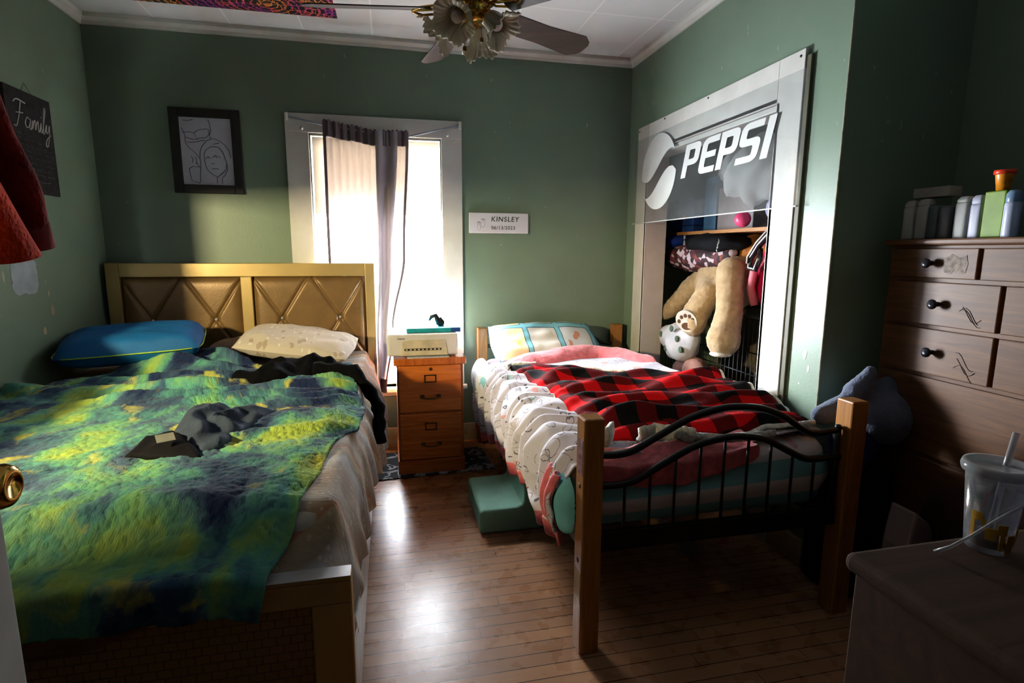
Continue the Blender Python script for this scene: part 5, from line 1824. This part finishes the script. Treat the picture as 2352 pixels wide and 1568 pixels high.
def bottle(name, x, y, w, h, mat, label, cat='bottle', cap=None, capm=None, square=False, lean=0, z=DH):
    t = thing(name, (x, y, z), label, cat, 'toiletries on the dresser')
    n = 24
    fn = None
    if square:
        def fn(r, zz, a):
            k = (abs(math.cos(a)) ** 6 + abs(math.sin(a)) ** 6) ** (-1 / 6)
            return (r * k, zz)
    r = w / 2
    hb_ = h * (1 - (cap or 0))
    build('body', MB().lathe([(.0, 0), (r * .93, 0), (r, .006), (r, hb_ - .012), (r * .93, hb_ - .002), (r * .5, hb_), (.0, hb_)], (x, y, z), n, fn=fn), mat, t)
    if cap:
        build('cap', MB().lathe([(r * .9, hb_ - .001), (r * .94, hb_ + .004), (r * .9, h - .012), (r * .6, h - .002), (.0, h)], (x, y, z), n, fn=fn, caps=False), capm or mat, t)
    return t
WB = M('white_bottle_plastic', (196, 196, 190), .4, var=.03)
GB = M('grey_bottle_plastic', (84, 86, 92), .4)
bottle('lotion_bottle', 3.66, -2.063, .048, .148, WB, 'leftmost white squat-capped bottle on the dresser', square=True, cap=.16)
bottle('lotion_bottle', 3.66, -2.118, .050, .150, WB, 'second white bottle from the left on the dresser', square=True, cap=.16)
bottle('lotion_bottle', 3.652, -2.165, .040, .122, M('teal_grey_bottle', (86, 104, 108), .4), 'short teal-grey bottle right of the two white ones', square=True)
bottle('lotion_bottle', 3.662, -2.208, .052, .118, GB, 'short dark grey bottle in the middle of the dresser row', square=True)
bottle('lotion_bottle', 3.66, -2.266, .048, .146, WB, 'white bottle directly right of the short dark grey one', square=True, cap=.14)
bottle('lotion_bottle', 3.66, -2.312, .040, .146, M('lavender_bottle', (170, 172, 190), .4), 'slim lavender-white bottle left of the green carton', square=True, cap=.2)
build('green_carton', MB().box(3.64, 3.70, -2.405, -2.338, DH + .001, DH + .152), M('lime_green_carton', (118, 150, 30), .5, var=.1), label='lime green carton standing among the bottles on the dresser', cat='carton', bevel=.004)
bottle('deodorant', 3.64, -2.432, .046, .150, M('pale_blue_white_plastic', (190, 196, 220), .35), 'pale lavender rounded stick with blue cap right of the green carton', cap=.25, capm=M('pale_blue_cap', (120, 150, 180), .3))
bottle('spray_can', 3.66, -2.50, .062, .17, M('black_can', (18, 18, 22), .3), 'black spray can right of the lavender stick on the dresser', cap=.3)
bottle('spray_can', 3.63, -2.555, .045, .13, M('blue_white_can', (130, 170, 196), .4), 'small blue and white bottle at the right picture edge on the dresser', cap=.3)
cup_ = thing('orange_cup', (3.668, -2.372, DH + .153), 'small orange and yellow tapered tub on top of the green carton', 'tub')
build('tub', MB().lathe([(.0, 0), (.018, 0), (.025, .05), (.026, .058), (.0, .058)], (3.668, -2.372, DH + .153), 24), M('orange_yellow_tub', (236, 140, 28), .35, var=.25, nscale=30), cup_)
build('rim', MB().lathe([(.026, .052), (.030, .054), (.030, .066), (.0, .068)], (3.668, -2.372, DH + .153), 24, caps=False), M('red_orange_lid', (222, 60, 22), .35), cup_)
bx_ = thing('small_carton', (3.70, -2.12, DH + .15), 'white flat carton lying across the tops of the white bottles', 'carton')
build('carton_body', MB().obb((3.69, -2.125, DH + .172), (.07, .13, .036), (0, 0, .12)), M('off_white_card', (176, 174, 166), .6), bx_, bevel=.002)
text('carton_print', 'vitamin', .012, (3.6535, -2.165, DH + .178), basis((.12, -.99, 0), (0, 0, 1)), M('blue_print', (90, 96, 130), .6), bx_, .0003) if False else None

# grey plush and clutter between bed end and dresser
gp = thing('grey_plush', (3.5, -2.1, .4), 'grey plush toy with floppy ears on the pile behind the small bed', 'plush toy')
blob('body', [('b', (3.56, -2.12, .72), .11), ('l', (3.48, -2.10, .80), (3.34, -2.09, .745), .045, .042), ('b', (3.315, -2.09, .735), .045, (1.2, .8, .9)), ('l', (3.44, -2.1, .82), (3.50, -2.1, .885), .045, .030), ('b', (3.505, -2.1, .90), .026), ('l', (3.52, -2.08, .80), (3.63, -2.1, .84), .05, .045)], M('blue_grey_plush', (108, 116, 138), .95, var=.12, bump=.6, bscale=110, sheen=.3), gp, vox=.010, disp=.006)
heap('purple_bag', (3.44, -2.12, .60), (.10, .06, .085), M('deep_purple_cloth', (48, 42, 104), .8, var=.3), 'deep purple cloth bag under the grey plush toy', 'bag', 21, .25)
heap('white_sock', (3.355, -2.14, .665), (.025, .02, .022), M('white_cotton', (190, 192, 204), .9), 'small white sock tucked by the right bed post', 'sock', 5, .2)
build('laundry_hamper', MB().box(3.36, 3.58, -2.20, -1.99, .0, .52), M('dark_hamper', (24, 22, 24), .8, var=.3), label='dark hamper under the purple bag behind the small bed', cat='hamper', bevel=.02)
hbag = thing('patterned_bag', (3.34, -2.45, 0), 'cream bag with dark floral blotches standing behind the right bed post', 'bag')
build('bag_side', MB().prism([(3.37, 0.0), (3.50, 0), (3.46, .44), (3.38, .50), (3.36, .36)], 'y', -2.46, -2.36), print_mat('cream_dark_floral', (150, 130, 126), [(12., 0., .4, (60, 34, 44), .5)]), hbag, bevel=.01)
build('storage_tub', MB().prism([(3.44, .0), (3.58, .0), (3.59, .34), (3.43, .34)], 'y', -2.85, -2.47), M('deep_teal_tub', (18, 66, 76), .5), label='deep teal plastic tub on the floor in front of the dresser', cat='tub', bevel=.008)
heap('brown_blanket', (3.50, -2.60, .48), (.09, .2, .14), M('dark_brown_fleece', (52, 34, 28), .9, var=.3), 'dark brown fleece bundle heaped in the teal tub', 'blanket', 31, .2)

# desk in the near right corner
dk = thing('desk', (2.7, -3.55, 0), 'worn brown wooden desk in the near right corner', 'desk')
DZ = .95
build('desk_top', MB().box(2.284, 3.10, -3.86, -3.258, DZ - .028, DZ), DESKW, dk, bevel=.012, seg=4)
build('side_panel', MB().box(2.296, 2.32, -3.85, -3.27, 0, DZ - .028), DESKW, dk, bevel=.003)
build('side_panel', MB().box(3.065, 3.09, -3.85, -3.27, 0, DZ - .028), DESKW, dk, bevel=.003)
build('back_panel', MB().box(2.32, 3.065, -3.29, -3.27, 0, DZ - .028), DESKW, dk, bevel=.003)

CC = (2.486, -3.296)
cp = thing('plastic_cup', (CC[0], CC[1], DZ), 'large clear iced drink cup with rimmed lid and yellow lettering on the desk', 'cup')
PLA = glass_mat('clear_cup_plastic', (.88, .88, .92), .12, .35, haze=.35)
CUPH, R0, R1 = .120, .026, .035
build('cup_body', MB().lathe([(.0, .002), (R0 - .001, .002), (R0, .006), (R1, CUPH), (R1 - .0012, CUPH), (R0 - .0012, .008), (.0, .006)], (CC[0], CC[1], DZ), 40), PLA, cp)
build('drink', MB().lathe([(.0, .0085), (.0232, .009), (.0245, .022), (.0, .023)], (CC[0], CC[1], DZ), 32), M('dark_tea', (58, 26, 18), .2, trans=.3), cp)
LIDM = glass_mat('lid_plastic', (.84, .84, .90), .1, .4, haze=.6)
build('lid', MB().lathe([(R1 + .001, CUPH - .010), (R1 + .0045, CUPH - .008), (R1 + .006, CUPH - .002), (R1 + .004, CUPH + .005), (R1 - .001, CUPH + .005), (R1 - .004, CUPH + .001), (.0, CUPH + .001)], (CC[0], CC[1], DZ), 48, caps=False), LIDM, cp)
build('straw', MB().tube([(CC[0] - .004, CC[1] - .004, DZ + .024), (CC[0] + .014, CC[1], DZ + CUPH), (CC[0] + .026, CC[1] + .002, DZ + CUPH + .046)], .0042, 12), glass_mat('straw_plastic', (.85, .83, .86), .15, .4, haze=.8), cp)
# yellow block lettering wrapped round the cup
def ringbox(mb, a0, a1, z0, z1, n=6):
    vs, fs = [], []
    for k in range(n + 1):
        a = math.radians(a0 + (a1 - a0) * k / n)
        for z in (z0, z1):
            for rr in (.0004, .0012):
                r = R0 + ((R1 - R0) * z / CUPH) + rr
                vs.append((CC[0] + r * math.cos(a), CC[1] + r * math.sin(a), DZ + z))
    for k in range(n):
        b = k * 4
        fs += [(b, b + 2, b + 6, b + 4), (b + 1, b + 5, b + 7, b + 3), (b, b + 4, b + 5, b + 1), (b + 2, b + 3, b + 7, b + 6)]
    fs += [(0, 1, 3, 2), (n * 4, n * 4 + 2, n * 4 + 3, n * 4 + 1)]
    mb.add(vs, fs)
yl = MB()
for (a0, a1, z0, z1) in ((-186, -176, .022, .054), (-186, -160, .048, .060), (-160, -152, .036, .052), (-152, -128, .024, .041), (-128, -106, .033, .048), (-120, -110, .010, .048), (-102, -80, .005, .033), (-76, -62, .016, .041)):
    ringbox(yl, a0, a1, z0, z1)
build('yellow_lettering', yl, M('mustard_print', (214, 160, 30), .6, var=.05), cp)
co = MB().tube([(2.482, -3.334, DZ + .080), (2.466, -3.333, DZ + .074), (2.448, -3.326, DZ + .058), (2.430, -3.316, DZ + .036), (2.412, -3.304, DZ + .015), (2.398, -3.294, DZ + .0035)], [.0014, .0018, .0018, .0018, .0022, .0028], 8)
build('plastic_stick', co, glass_mat('pale_stick', (.9, .88, .9), .1, .5, haze=.9), label='thin translucent plastic stick leaning against the iced drink cup', cat='stick')
bk = thing('black_box', (2.62, -3.4, DZ), 'tall black box at the right picture edge beside the cup', 'box')
build('casing', MB().prism([(2.522, -3.335), (2.70, -3.36), (2.67, -3.56), (2.515, -3.50)], 'z', DZ + .0005, DZ + .16), DARK, bk, bevel=.006)
build('face_plate', MB().obb((2.63, -3.3475, DZ + .08), (.11, .003, .13), (0, 0, math.atan2(-.025, .147))), M('dull_grey_plate', (36, 36, 40), .3), bk)

# ------------------------------------------------------------------ sweatshirt over the door
sw_ = thing('orange_sweatshirt', (1.26, -3.2, 1.35), 'orange sweatshirt with dark red sleeve hanging at the left picture edge', 'sweatshirt')
ORG = M('bright_orange_knit', (244, 62, 6), .85, var=.12, nscale=30, bump=.4, bscale=200)
MAR = M('dark_red_knit', (128, 34, 30), .9, var=.25, nscale=30, bump=.4, bscale=160)
def orange(u, v):
    z = 1.352 + (2.03 - 1.352) * (1 - v)
    ye = -3.122 - .72 * (z - 1.352) if z < 1.60 else -3.3006 - .1 * (z - 1.60)
    y = ye - .30 * (1 - u)
    x = DX + .040 + .018 * v + .010 * math.sin(u * 17) * v + .018 * math.sin(math.pi * u) + .008 * ns(u * 4, v * 5, 3)
    return (x, y, z - .004 * math.sin(u * 12) * v - .004 * u)
build('body', MB().grid(orange, 60, 60), ORG, sw_, solid=.012)
sl2 = []
for k in range(24):
    t = k / 23
    z = 1.85 - .475 * t
    sl2.append(Vector((DX + .028 + .016 * t + .006 * math.sin(t * 9), -3.300 + .190 * t ** .85 - .0, z)))
build('sleeve', MB().tube(sl2, [.012 + .002 * math.sin(k * 1.3) + .005 * (k / 23) for k in range(24)], 16), MAR, sw_)
build('cuff', MB().tube([sl2[-1] + Vector((0, -.004, .014)), sl2[-1] + Vector((0, .004, -.014))], .0165, 16), M('dusty_red_cuff', (150, 74, 74), .9, var=.2), sw_)
